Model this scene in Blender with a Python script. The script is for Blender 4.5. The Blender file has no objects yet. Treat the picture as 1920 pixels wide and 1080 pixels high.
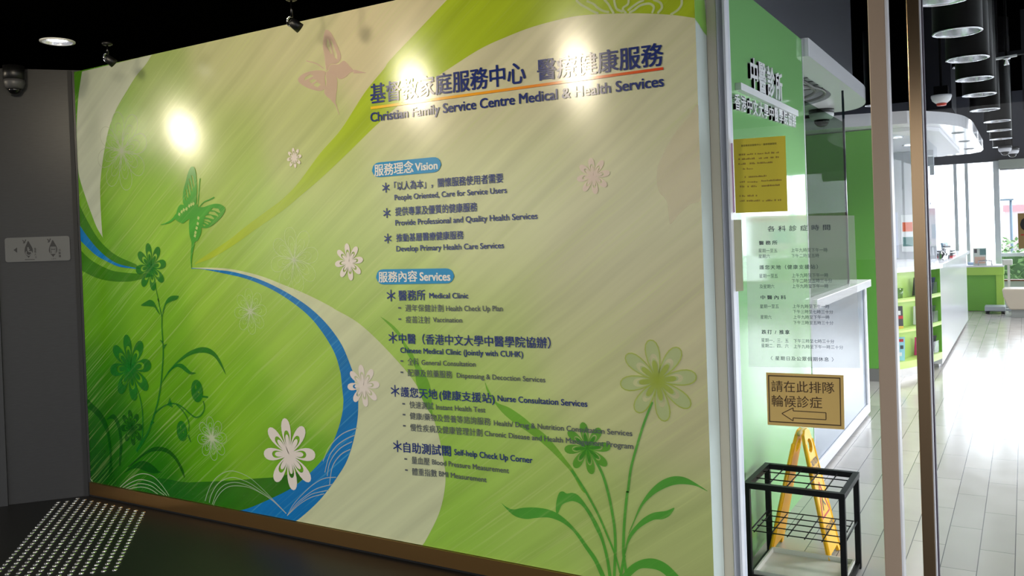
import bpy, bmesh, math, random
from mathutils import Vector, Matrix
from mathutils.geometry import tessellate_polygon
random.seed(4)
SC = bpy.context.scene
COL = SC.collection
R = math.radians

SKY_BACK, SKY_FRONT, TUBE_W, BULB_W = 1.7, 7.6, 95, 58
# ---------------------------------------------------------------- camera, world, exposure
cam = bpy.data.cameras.new('camera'); cam.sensor_width = 36; cam.lens = 29.98
cam.shift_y = -0.03779; cam.clip_start = 0.05; cam.clip_end = 200
camo = bpy.data.objects.new('camera', cam); COL.objects.link(camo)
yaw, pitch, roll = 0.541531, 0.0106493, -0.03586
fwd = Vector((-math.sin(yaw)*math.cos(pitch), math.cos(yaw)*math.cos(pitch), -math.sin(pitch)))
rt = Vector((math.cos(yaw), math.sin(yaw), 0)); up = rt.cross(fwd)
rt, up = math.cos(roll)*rt + math.sin(roll)*up, -math.sin(roll)*rt + math.cos(roll)*up
mw = Matrix((rt, up, -fwd)).transposed().to_4x4(); mw.translation = Vector((0, 0, 1.65))
camo.matrix_world = mw
SC.camera = camo
w = bpy.data.worlds.new('sky'); SC.world = w; w.use_nodes = True
wn = w.node_tree; bgn = wn.nodes['Background']; bgn.inputs[0].default_value = (0.97, 0.985, 1.0, 1)
# overcast sky, brightest beyond the clinic windows, dim in the covered concourse behind
wtc = wn.nodes.new('ShaderNodeTexCoord'); wdot = wn.nodes.new('ShaderNodeVectorMath'); wdot.operation = 'DOT_PRODUCT'; wdot.inputs[1].default_value = Vector((.62, .75, .2)).normalized()
wmr = wn.nodes.new('ShaderNodeMapRange'); wmr.interpolation_type = 'SMOOTHSTEP'; wmr.inputs[1].default_value = -.35; wmr.inputs[2].default_value = .75; wmr.inputs[3].default_value = SKY_BACK; wmr.inputs[4].default_value = SKY_FRONT
wn.links.new(wtc.outputs['Generated'], wdot.inputs[0]); wn.links.new(wdot.outputs['Value'], wmr.inputs[0]); wn.links.new(wmr.outputs[0], bgn.inputs[1])
SC.view_settings.view_transform = 'Standard'; SC.view_settings.look = 'None'
SC.view_settings.exposure = 0.0; SC.view_settings.gamma = 1.0; SC.view_settings.use_curve_mapping = False

def spot_light(name, loc, target, power, angle, col, parent=None, size=0.03, blend=1.0):
    l = bpy.data.lights.new(name, 'SPOT'); l.energy = power; l.spot_size = R(angle); l.spot_blend = blend
    l.color = col; l.shadow_soft_size = size
    o = bpy.data.objects.new(name, l); COL.objects.link(o)
    o.location = loc
    o.rotation_euler = (Vector(target)-Vector(loc)).to_track_quat('-Z', 'Y').to_euler()
    if parent:
        o.parent = parent; o.location = Vector(loc)-ORG[parent]
    return o

# ---------------------------------------------------------------- materials
def lin(c):
    return tuple(((v/255)/12.92 if v/255 <= .04045 else ((v/255+.055)/1.055)**2.4) for v in c)
MATS = {}
def mat(name, col=(128,128,128), rough=.5, metal=0., spec=.5, emit=0., ecol=None, bump=0., bscale=40.):
    if name in MATS: return MATS[name]
    m = bpy.data.materials.new(name); m.use_nodes = True; MATS[name] = m
    nt = m.node_tree; b = nt.nodes['Principled BSDF']
    b.inputs['Base Color'].default_value = (*lin(col), 1)
    b.inputs['Roughness'].default_value = rough; b.inputs['Metallic'].default_value = metal
    b.inputs['Specular IOR Level'].default_value = spec
    if emit:
        b.inputs['Emission Color'].default_value = (*lin(ecol or col), 1); b.inputs['Emission Strength'].default_value = emit
    if bump:
        tc = nt.nodes.new('ShaderNodeTexCoord'); n = nt.nodes.new('ShaderNodeTexNoise'); n.inputs['Scale'].default_value = bscale
        bp = nt.nodes.new('ShaderNodeBump'); bp.inputs['Strength'].default_value = bump; bp.inputs['Distance'].default_value = .01
        nt.links.new(tc.outputs['Object'], n.inputs['Vector']); nt.links.new(n.outputs['Fac'], bp.inputs['Height']); nt.links.new(bp.outputs['Normal'], b.inputs['Normal'])
    return m

def glass_mat(name, tint=(246,248,250), refl=1.0):
    if name in MATS: return MATS[name]
    m = bpy.data.materials.new(name); m.use_nodes = True; MATS[name] = m
    nt = m.node_tree; nt.nodes.remove(nt.nodes['Principled BSDF']); out = nt.nodes['Material Output']
    tr = nt.nodes.new('ShaderNodeBsdfTransparent'); tr.inputs[0].default_value = (*lin(tint), 1)
    gl = nt.nodes.new('ShaderNodeBsdfGlossy'); gl.inputs['Roughness'].default_value = 0.0; gl.inputs[0].default_value = (1, 1, 1, 1)
    lw = nt.nodes.new('ShaderNodeLayerWeight'); lw.inputs['Blend'].default_value = .5; geo = nt.nodes.new('ShaderNodeNewGeometry')
    def mth(op, a, b):
        n = nt.nodes.new('ShaderNodeMath'); n.operation = op
        for i, v in enumerate((a, b)):
            if isinstance(v, (int, float)): n.inputs[i].default_value = v
            else: nt.links.new(v, n.inputs[i])
        return n.outputs[0]
    sch = mth('MULTIPLY', mth('ADD', mth('MULTIPLY', mth('POWER', lw.outputs['Facing'], 5.0), .92), .05), refl)   # Schlick, on the outer faces only
    fac = mth('MULTIPLY', sch, mth('SUBTRACT', 1.0, geo.outputs['Backfacing']))
    mx = nt.nodes.new('ShaderNodeMixShader')
    nt.links.new(fac, mx.inputs[0]); nt.links.new(tr.outputs[0], mx.inputs[1]); nt.links.new(gl.outputs[0], mx.inputs[2])
    nt.links.new(mx.outputs[0], out.inputs[0])
    return m

def film_mat(name, col, alpha, rough=.5):
    """a translucent printed film: part of the light passes straight through"""
    if name in MATS: return MATS[name]
    m = mat(name, col, rough); nt = m.node_tree; out = nt.nodes['Material Output']; b = nt.nodes['Principled BSDF']
    tr = nt.nodes.new('ShaderNodeBsdfTransparent'); mx = nt.nodes.new('ShaderNodeMixShader'); mx.inputs[0].default_value = alpha
    nt.links.new(tr.outputs[0], mx.inputs[1]); nt.links.new(b.outputs[0], mx.inputs[2]); nt.links.new(mx.outputs[0], out.inputs[0])
    return m

MURAL_O = Vector((-3.355, 3.55, 0.0955))
def print_mat(name, col=None, alpha=1.0, streak=.3, attr=None, tint=(205,218,140), ramp=None, dark=.11):
    """glossy laminate print: ink colour (or the printed gradient) crossed by fine diagonal brush streaks"""
    if name in MATS: return MATS[name]
    m = bpy.data.materials.new(name); m.use_nodes = True; MATS[name] = m
    nt = m.node_tree; N = nt.nodes.new; Lk = nt.links.new; b = nt.nodes['Principled BSDF']; out = nt.nodes['Material Output']
    b.inputs['Roughness'].default_value = .185; b.inputs['Specular IOR Level'].default_value = .68
    b.inputs['Anisotropic'].default_value = .7   # fine horizontal grain of the laminate film
    tg = nt.nodes.new('ShaderNodeCombineXYZ'); tg.inputs[2].default_value = 1.0; nt.links.new(tg.outputs[0], b.inputs['Tangent'])
    geo = N('ShaderNodeNewGeometry')
    if attr:
        a = N('ShaderNodeAttribute'); a.attribute_name = attr; base = a.outputs['Color']
    elif ramp:
        sx = N('ShaderNodeSeparateXYZ'); Lk(geo.outputs['Position'], sx.inputs[0])
        mr = N('ShaderNodeMapRange'); mr.inputs[1].default_value = ramp[0]; mr.inputs[2].default_value = ramp[1]; Lk(sx.outputs['X'], mr.inputs[0])
        cr = N('ShaderNodeValToRGB'); Lk(mr.outputs[0], cr.inputs[0]); base = cr.outputs[0]
        cr.color_ramp.elements[0].color = (*lin(ramp[2]), 1); cr.color_ramp.elements[1].color = (*lin(ramp[4]), 1)
        e = cr.color_ramp.elements.new(.5); e.color = (*lin(ramp[3]), 1)
    else:
        rgb = N('ShaderNodeRGB'); rgb.outputs[0].default_value = (*lin(col), 1); base = rgb.outputs[0]
    if streak:
        mp = N('ShaderNodeMapping'); mp.vector_type = 'TEXTURE'; Lk(geo.outputs['Position'], mp.inputs[0])
        mp.inputs['Rotation'].default_value = (0, R(-36), 0)
        sc = N('ShaderNodeMapping'); sc.inputs['Scale'].default_value = (1.1, .01, 66); Lk(mp.outputs[0], sc.inputs[0])
        wv = N('ShaderNodeTexNoise'); wv.inputs['Scale'].default_value = 1.1; wv.inputs['Detail'].default_value = 2; Lk(geo.outputs['Position'], wv.inputs['Vector'])
        ad = N('ShaderNodeVectorMath'); ad.operation = 'MULTIPLY_ADD'; ad.inputs[1].default_value = (0, 0, 3.0)
        Lk(wv.outputs['Color'], ad.inputs[0]); Lk(sc.outputs[0], ad.inputs[2])
        n1 = N('ShaderNodeTexNoise'); n1.inputs['Scale'].default_value = 1.0; n1.inputs['Detail'].default_value = 2.5; n1.inputs['Roughness'].default_value = .6
        Lk(ad.outputs[0], n1.inputs['Vector'])
        r1 = N('ShaderNodeValToRGB'); r1.color_ramp.elements[0].position = .54; r1.color_ramp.elements[1].position = .74
        r1.color_ramp.elements[0].color = (0,0,0,1); r1.color_ramp.elements[1].color = (1,1,1,1); Lk(n1.outputs['Fac'], r1.inputs[0])
        sc2 = N('ShaderNodeMapping'); sc2.inputs['Scale'].default_value = (.6, .01, 13); sc2.inputs['Location'].default_value = (7, 3, 5); Lk(mp.outputs[0], sc2.inputs[0])
        ad2 = N('ShaderNodeVectorMath'); ad2.operation = 'MULTIPLY_ADD'; ad2.inputs[1].default_value = (0, 0, .6)
        Lk(wv.outputs['Color'], ad2.inputs[0]); Lk(sc2.outputs[0], ad2.inputs[2])
        n2 = N('ShaderNodeTexNoise'); n2.inputs['Scale'].default_value = 1.0; n2.inputs['Detail'].default_value = 3; Lk(ad2.outputs[0], n2.inputs['Vector'])
        r2 = N('ShaderNodeMapRange'); r2.inputs[1].default_value = .3; r2.inputs[2].default_value = .7; r2.inputs[3].default_value = 1-dark; r2.inputs[4].default_value = 1+dark
        Lk(n2.outputs['Fac'], r2.inputs[0])
        mu = N('ShaderNodeMix'); mu.data_type = 'RGBA'; mu.blend_type = 'MULTIPLY'; mu.inputs[0].default_value = 1; Lk(base, mu.inputs[6]); Lk(r2.outputs[0], mu.inputs[7])
        fm = N('ShaderNodeMath'); fm.operation = 'MULTIPLY'; fm.inputs[1].default_value = streak; Lk(r1.outputs[0], fm.inputs[0])
        mx = N('ShaderNodeMix'); mx.data_type = 'RGBA'; mx.inputs[7].default_value = (*lin(tint), 1); Lk(fm.outputs[0], mx.inputs[0]); Lk(mu.outputs[2], mx.inputs[6])
        base = mx.outputs[2]
    Lk(base, b.inputs['Base Color'])
    if alpha < 1:
        tr = N('ShaderNodeBsdfTransparent'); ms = N('ShaderNodeMixShader'); ms.inputs[0].default_value = alpha
        Lk(tr.outputs[0], ms.inputs[1]); Lk(b.outputs[0], ms.inputs[2]); Lk(ms.outputs[0], out.inputs[0])
    return m

# ---------------------------------------------------------------- object helpers
ORG = {}
def place(o, origin, parent=None):
    origin = Vector(origin); ORG[o] = origin
    if parent: o.parent = parent; o.location = origin - ORG[parent]
    else: o.location = origin
def tag(o, label=None, cat=None, group=None, kind=None):
    if label: o['label'] = label
    if cat: o['category'] = cat
    if group: o['group'] = group
    if kind: o['kind'] = kind
    return o
def thing(name, origin, label, cat, group=None):
    o = bpy.data.objects.new(name, None); o.empty_display_size = .1; COL.objects.link(o)
    place(o, origin); return tag(o, label, cat, group)

class MB:
    """collects shapes in world metres, then links them as ONE mesh object"""
    def __init__(s): s.v = []; s.f = []; s.sm = []
    def add(s, vs, fs, smooth=False):
        n = len(s.v); s.v += [tuple(v) for v in vs]; s.f += [tuple(n+i for i in f) for f in fs]; s.sm += [smooth]*len(fs); return s
    def box(s, x0, x1, y0, y1, z0, z1):
        x0, x1 = min(x0,x1), max(x0,x1); y0, y1 = min(y0,y1), max(y0,y1); z0, z1 = min(z0,z1), max(z0,z1)
        return s.add([(x0,y0,z0),(x1,y0,z0),(x1,y1,z0),(x0,y1,z0),(x0,y0,z1),(x1,y0,z1),(x1,y1,z1),(x0,y1,z1)],
                     [(0,3,2,1),(4,5,6,7),(0,1,5,4),(1,2,6,5),(2,3,7,6),(3,0,4,7)])
    def obox(s, c, ax, ay, az, hx, hy, hz):
        c, ax, ay, az = Vector(c), Vector(ax).normalized(), Vector(ay).normalized(), Vector(az).normalized()
        vs = [c+ax*hx*i+ay*hy*j+az*hz*k for k in (-1,1) for (i,j) in ((-1,-1),(1,-1),(1,1),(-1,1))]
        return s.add(vs, [(0,3,2,1),(4,5,6,7),(0,1,5,4),(1,2,6,5),(2,3,7,6),(3,0,4,7)])
    def bar(s, a, b, wx, wz, upv=(0,0,1)):
        a, b = Vector(a), Vector(b); d = (b-a).normalized(); u = Vector(upv)
        if abs(d.dot(u)) > .95: u = Vector((0,1,0))
        x = d.cross(u).normalized(); z = x.cross(d)
        return s.obox((a+b)/2, x, d, z, wx/2, (b-a).length/2, wz/2)
    def tube(s, pts, r, n=10, cap=True):
        pts = [Vector(p) for p in pts]; rs = r if isinstance(r, (list, tuple)) else [r]*len(pts)
        vs = []; fs = []; prev = None
        for i, p in enumerate(pts):
            d = (pts[min(i+1,len(pts)-1)]-pts[max(i-1,0)]).normalized()
            ref = prev if prev else (Vector((0,0,1)) if abs(d.z) < .9 else Vector((1,0,0)))
            x = (ref - d*ref.dot(d)).normalized(); prev = x; y = d.cross(x)
            vs += [p + (x*math.cos(2*math.pi*k/n)+y*math.sin(2*math.pi*k/n))*rs[i] for k in range(n)]
        for i in range(len(pts)-1):
            for k in range(n): fs.append((i*n+k, i*n+(k+1)%n, (i+1)*n+(k+1)%n, (i+1)*n+k))
        if cap: fs += [tuple(range(n-1,-1,-1)), tuple((len(pts)-1)*n+k for k in range(n))]
        return s.add(vs, fs, True)
    def lathe(s, c, prof, n=24, axis=None, caps=True):
        c = Vector(c); q = Vector(axis).to_track_quat('Z','Y') if axis else None
        vs = []; fs = []
        for (r, z) in prof:
            for k in range(n):
                v = Vector((r*math.cos(2*math.pi*k/n), r*math.sin(2*math.pi*k/n), z))
                vs.append(c + (q @ v if q else v))
        for i in range(len(prof)-1):
            for k in range(n): fs.append((i*n+k, i*n+(k+1)%n, (i+1)*n+(k+1)%n, (i+1)*n+k))
        if caps:
            if prof[0][0] > 1e-4: fs.append(tuple(range(n-1,-1,-1)))
            if prof[-1][0] > 1e-4: fs.append(tuple((len(prof)-1)*n+k for k in range(n)))
        return s.add(vs, fs, True)
    def prism(s, poly, z0, z1):
        n = len(poly); a = sum(poly[i][0]*poly[(i+1)%n][1]-poly[(i+1)%n][0]*poly[i][1] for i in range(n))
        if a < 0: poly = poly[::-1]
        vs = [(x,y,z0) for x,y in poly]+[(x,y,z1) for x,y in poly]
        tri = tessellate_polygon([[Vector((x,y,0)) for x,y in poly]])
        fs = [(i,(i+1)%n,n+(i+1)%n,n+i) for i in range(n)]
        for t in tri:
            p = [poly[i] for i in t]; ar = (p[1][0]-p[0][0])*(p[2][1]-p[0][1])-(p[2][0]-p[0][0])*(p[1][1]-p[0][1])
            if ar < 0: t = t[::-1]
            fs.append(tuple(n+i for i in t)); fs.append(tuple(reversed(t)))
        return s.add(vs, fs)
    def wall_strip(s, path, z0, z1, th, side=1):
        """upright sheet following a plan path"""
        n = len(path); inn = []
        for i in range(n):
            a = Vector(path[max(i-1,0)]); b = Vector(path[min(i+1,n-1)]); d = (b-a).normalized(); nr = Vector((-d.y, d.x))*side
            inn.append(Vector(path[i])+nr*th)
        return s.prism([tuple(p) for p in path]+[tuple(p) for p in reversed(inn)], z0, z1)
    def done(s, name, m, parent=None, origin=None, bevel=0., bseg=2, smooth=None):
        if origin is None:
            if parent: origin = ORG[parent]
            else:
                xs, ys, zs = zip(*s.v); origin = ((min(xs)+max(xs))/2, (min(ys)+max(ys))/2, min(zs))
        og = Vector(origin); me = bpy.data.meshes.new(name)
        me.from_pydata([Vector(v)-og for v in s.v], [], s.f)
        sm = s.sm if smooth is None else [smooth]*len(s.f)
        me.polygons.foreach_set('use_smooth', sm); me.update()
        me.materials.append(m)
        o = bpy.data.objects.new(name, me); COL.objects.link(o); place(o, og, parent)
        if bevel:
            md = o.modifiers.new('bevel', 'BEVEL'); md.width = bevel; md.segments = bseg; md.limit_method = 'ANGLE'; md.angle_limit = R(50)
        return o
def structure(name, mb, m, **k):
    o = mb.done(name, m, **k)
    if not o.parent: o['kind'] = 'structure'
    return o
def copy_tree(o, loc, label=None, group=None, parent=None):
    c = o.copy(); COL.objects.link(c)
    if parent: c.parent = parent
    else: c.location = loc
    ORG[c] = Vector(loc)
    if label: c['label'] = label
    if group: c['group'] = group
    for ch in list(o.children): copy_tree(ch, ch.location, parent=c)
    return c

def spline(pts, n=6, closed=False):
    """Catmull-Rom through the points"""
    P = [Vector(p) for p in pts]; m = len(P); out = []
    rng = range(m) if closed else range(m-1)
    for i in rng:
        p0 = P[(i-1) % m] if closed or i else P[0]; p1 = P[i]; p2 = P[(i+1) % m]
        p3 = P[(i+2) % m] if closed or i+2 < m else P[-1]
        for k in range(n):
            t = k/n; out.append(.5*((2*p1)+(p2-p0)*t+(2*p0-5*p1+4*p2-p3)*t*t+(3*p1-p0-3*p2+p3)*t**3))
    if not closed: out.append(P[-1])
    return [tuple(v) for v in out]

class Flat:
    """flat printed shapes gathered on an upright plane (u along the plane, z up)"""
    def __init__(s, to3): s.to3 = to3; s.tri = []; s.dep = []; s.k = 0
    def _put(s, tris):   # every stroke lies a hair above the one before it, so overlaps never share a plane
        d = (s.k % 14)*.00004; s.k += 1
        for t in tris: s.tri.append(t); s.dep.append(d)
    def poly(s, pts, holes=()):
        loops = [[Vector((p[0],p[1],0)) for p in pts]]+[[Vector((p[0],p[1],0)) for p in h] for h in holes]
        allp = [p for l in loops for p in l]
        s._put([[(allp[i].x, allp[i].y) for i in t] for t in tessellate_polygon(loops)])
        return s
    def curve(s, pts, n=6): return s.poly(spline(pts, n, True))
    def stroke(s, pts, w0, w1=None, n=6, smooth=True):
        w1 = w0 if w1 is None else w1
        P = [Vector(p) for p in (spline(pts, n) if smooth and len(pts) > 2 else pts)]; m = len(P); L = []; Rr = []
        for i, p in enumerate(P):
            d = P[min(i+1,m-1)]-P[max(i-1,0)]
            if d.length < 1e-9: d = Vector((1,0))
            d.normalize(); nr = Vector((-d.y,d.x)); w = (w0+(w1-w0)*i/max(m-1,1))/2
            L.append(p+nr*w); Rr.append(p-nr*w)
        T = []
        for i in range(m-1): T += [[tuple(L[i]),tuple(Rr[i]),tuple(Rr[i+1])], [tuple(L[i]),tuple(Rr[i+1]),tuple(L[i+1])]]
        s._put(T); return s
    def rrect(s, tl, tr, br, bl, r):
        C = [Vector(tl),Vector(tr),Vector(br),Vector(bl)]; out = []
        for i in range(4):
            p = C[i]; a = (C[i-1]-p).normalized()*r; b = (C[(i+1)%4]-p).normalized()*r
            for k in range(6):
                t = k/5; out.append(tuple(p+a*(1-t)**2+b*t*t))
        return s.poly(out)
    def done(s, name, m, parent):
        vs = []; fs = []; idx = {}
        o0 = Vector(s.to3(0,0)); nrm = (Vector(s.to3(1,0))-o0).cross(Vector(s.to3(0,1))-o0).normalized()
        for t, d in zip(s.tri, s.dep):
            a = (t[1][0]-t[0][0])*(t[2][1]-t[0][1])-(t[2][0]-t[0][0])*(t[1][1]-t[0][1])
            if abs(a) < 1e-12: continue
            if a < 0: t = t[::-1]
            f = []
            for p in t:
                k = (round(p[0],6), round(p[1],6), d)
                if k not in idx: idx[k] = len(vs); vs.append(Vector(s.to3(*p))+nrm*d)
                f.append(idx[k])
            if len(set(f)) == 3: fs.append(f)
        mb = MB(); mb.add(vs, fs); return mb.done(name, m, parent)

GL = {}
def glyphs(txt, bold=0., space=1.0):
    """the outline of a line of lettering as flat triangles, with its box"""
    key = (txt, space)
    if key in GL: return GL[key]
    cu = bpy.data.curves.new('lettering', 'FONT'); cu.body = txt; cu.space_character = space; cu.resolution_u = 3
    o = bpy.data.objects.new('lettering', cu); COL.objects.link(o)
    me = bpy.data.meshes.new_from_object(o.evaluated_get(bpy.context.evaluated_depsgraph_get()))
    me.calc_loop_triangles(); V = [v.co.copy() for v in me.vertices]
    T = [tuple(t.vertices) for t in me.loop_triangles]
    bpy.data.objects.remove(o); bpy.data.curves.remove(cu); bpy.data.meshes.remove(me)
    GL[key] = (V, T); return GL[key]
def letter(fl, txt, pts, bold=0., cjk=True, space=1.0):
    """one line of lettering: pts = bottom-left, bottom-right, top-left on the plane"""
    V, T = glyphs(txt, bold, space)
    x0 = min(v.x for v in V); x1 = max(v.x for v in V)
    y0, y1 = (-.06, .84) if cjk else (0., .70)
    bl, br, tl = [Vector(p) for p in pts]; h = tl-bl; h.x = 0
    def mp(v):
        return tuple(bl + (br-bl)*((v.x-x0)/(x1-x0)) + h*((v.y-y0)/(y1-y0)))
    sh = [(0,0)] if bold <= 0 else [(-bold,-bold*.6), (bold,-bold*.6), (-bold,bold*.6), (bold,bold*.6), (0,0)]   # heavier strokes: the outline printed slightly spread
    for dx, dy in sh:
        fl._put([[mp(V[i]+Vector((dx,dy,0))) for i in t] for t in T])
    return fl
# ================================================================ SETTING: lobby
YM, XR, XL, ZT = 3.484, -1.16, -5.554, 2.92
WD = Vector((-.353, -.411, 0)).normalized()            # run of the side wall away from the mural corner
m_black = mat('black_paint', (9,9,10), .6)
m_ceil = mat('black_ceiling', (2,2,2), 1, spec=0)
m_granite = mat('dark_granite', (24,24,25), .38, spec=.18)
def floor_tiles():
    m = bpy.data.materials.new('clinic_floor_tiles'); m.use_nodes = True; nt = m.node_tree; N = nt.nodes.new; L = nt.links.new; b = nt.nodes['Principled BSDF']
    b.inputs['Roughness'].default_value = .13; b.inputs['Specular IOR Level'].default_value = .6
    geo = N('ShaderNodeNewGeometry'); mp = N('ShaderNodeMapping'); mp.inputs['Rotation'].default_value = (0,0,R(90)); mp.inputs['Location'].default_value = (.365, .08, 0); L(geo.outputs['Position'], mp.inputs[0])
    br = N('ShaderNodeTexBrick'); br.offset = .5; br.inputs['Scale'].default_value = 1; br.inputs['Mortar Size'].default_value = .0022; br.inputs['Brick Width'].default_value = .645; br.inputs['Row Height'].default_value = .155
    br.inputs['Color1'].default_value = (*lin((182,177,171)),1); br.inputs['Color2'].default_value = (*lin((173,169,164)),1); br.inputs['Mortar'].default_value = (*lin((96,94,98)),1); br.inputs['Mortar Smooth'].default_value = .2
    L(mp.outputs[0], br.inputs['Vector'])
    ns = N('ShaderNodeTexNoise'); ns.inputs['Scale'].default_value = 5; ns.inputs['Detail'].default_value = 5; L(geo.outputs['Position'], ns.inputs['Vector'])
    mr = N('ShaderNodeMapRange'); mr.inputs[3].default_value = .93; mr.inputs[4].default_value = 1.05; L(ns.outputs['Fac'], mr.inputs[0])
    mu = N('ShaderNodeMix'); mu.data_type = 'RGBA'; mu.blend_type = 'MULTIPLY'; mu.inputs[0].default_value = 1; L(br.outputs['Color'], mu.inputs[6]); L(mr.outputs[0], mu.inputs[7]); L(mu.outputs[2], b.inputs['Base Color'])
    rg = N('ShaderNodeMapRange'); rg.inputs[3].default_value = .1; rg.inputs[4].default_value = .22; L(ns.outputs['Fac'], rg.inputs[0]); L(rg.outputs[0], b.inputs['Roughness'])
    return m
m_tile = floor_tiles()
structure('floor', MB().box(-12, 4.2, -3.2, 3.6, -.12, 0), m_granite)
structure('ground', MB().box(-40, 40, -40, -3.21, -.14, -.01).box(4.36, 40, -3.2, 3.5, -.14, -.01), mat('dark_concourse_paving', (40,40,42), .7))
structure('ground', MB().box(4.36, 60, 3.51, 60, -.3, -.01), mat('pale_bounce_paving', (224,224,222), .8))  # unseen ground, made extra pale to bounce daylight into the clinic
structure('floor', MB().box(-4.4, 4.2, 3.6, 19.3, -.12, 0), m_tile)['label'] = 'pale tiled clinic floor'
d0 = (-4.857, 2.963, ZT)
HOLES = [(d0[0], d0[1], .086), (-7.08, 1.40, .086), (-3.93, 1.78, .086), (-2.68, 1.52, .086)]   # the recessed lamps
def ceiling_slab():
    loops = [[Vector((-12,-3.2,0)), Vector((4.2,-3.2,0)), Vector((4.2,3.72,0)), Vector((-12,3.72,0))]]+[[Vector((x+r*math.cos(R(15*k)), y+r*math.sin(R(15*k)), 0)) for k in range(24)] for x, y, r in HOLES]
    allp = [p for l in loops for p in l]; mb = MB(); fs = []
    for t in tessellate_polygon(loops):
        p = [allp[i] for i in t]
        fs.append(tuple(reversed(t)) if (p[1]-p[0]).cross(p[2]-p[0]).z > 0 else tuple(t))
    mb.add([(p.x,p.y,ZT) for p in allp], fs); return mb.box(-12, 4.2, -3.2, 3.72, ZT+.14, ZT+.2)
structure('ceiling', ceiling_slab(), m_ceil)
structure('ceiling', MB().box(-4.4, 4.2, 3.72, 19.3, 4.2, 4.3), m_ceil)
structure('wall_back', MB().box(-5.6, XR-.001, 3.63, 3.72, 0, ZT), m_black)
structure('wall_header', MB().box(-4.4, 4.2, 3.63, 3.72, ZT+.1, 4.2), m_black)
def dark_wall_mat():
    m = mat('dark_grey_laminate', (50,50,51), .36, spec=.25); nt = m.node_tree; b = nt.nodes['Principled BSDF']
    g = nt.nodes.new('ShaderNodeNewGeometry'); mp = nt.nodes.new('ShaderNodeMapping'); mp.inputs['Scale'].default_value = (14,14,160); n = nt.nodes.new('ShaderNodeTexNoise'); n.inputs['Scale'].default_value = 1.5; n.inputs['Detail'].default_value = 4
    r = nt.nodes.new('ShaderNodeMapRange'); r.inputs[3].default_value = .78; r.inputs[4].default_value = 1.2
    mu = nt.nodes.new('ShaderNodeMix'); mu.data_type = 'RGBA'; mu.blend_type = 'MULTIPLY'; mu.inputs[0].default_value = 1; mu.inputs[6].default_value = (*lin((50,50,51)),1)
    L = nt.links.new; L(g.outputs['Position'], mp.inputs[0]); L(mp.outputs[0], n.inputs['Vector']); L(n.outputs['Fac'], r.inputs[0]); L(r.outputs[0], mu.inputs[7]); L(mu.outputs[2], b.inputs['Base Color'])
    return m
m_dark = dark_wall_mat()
WN = Vector((WD.y, -WD.x, 0))                           # into the wall, away from the lobby
if WN.x > 0: WN = -WN
P0 = Vector((XL, YM, 0))
def side_wall(a, b, d0, d1, z0, z1):
    p = [P0+WD*a+WN*d0, P0+WD*b+WN*d0, P0+WD*b+WN*d1, P0+WD*a+WN*d1]
    return MB().prism([(v.x, v.y) for v in p], z0, z1)
structure('wall_left', side_wall(-.25, 9.0, 0, .12, 0, ZT), m_dark)
structure('trim_1', side_wall(.49, .62, -.025, -.001, 0, ZT), mat('charcoal_trim', (37,37,38), .45))['label'] = 'dark grey upright strip on the side wall'
structure('trim_2', side_wall(.004, .03, -.012, -.001, 0, ZT-.006), m_black)['label'] = 'black gap strip beside the mural'

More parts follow.
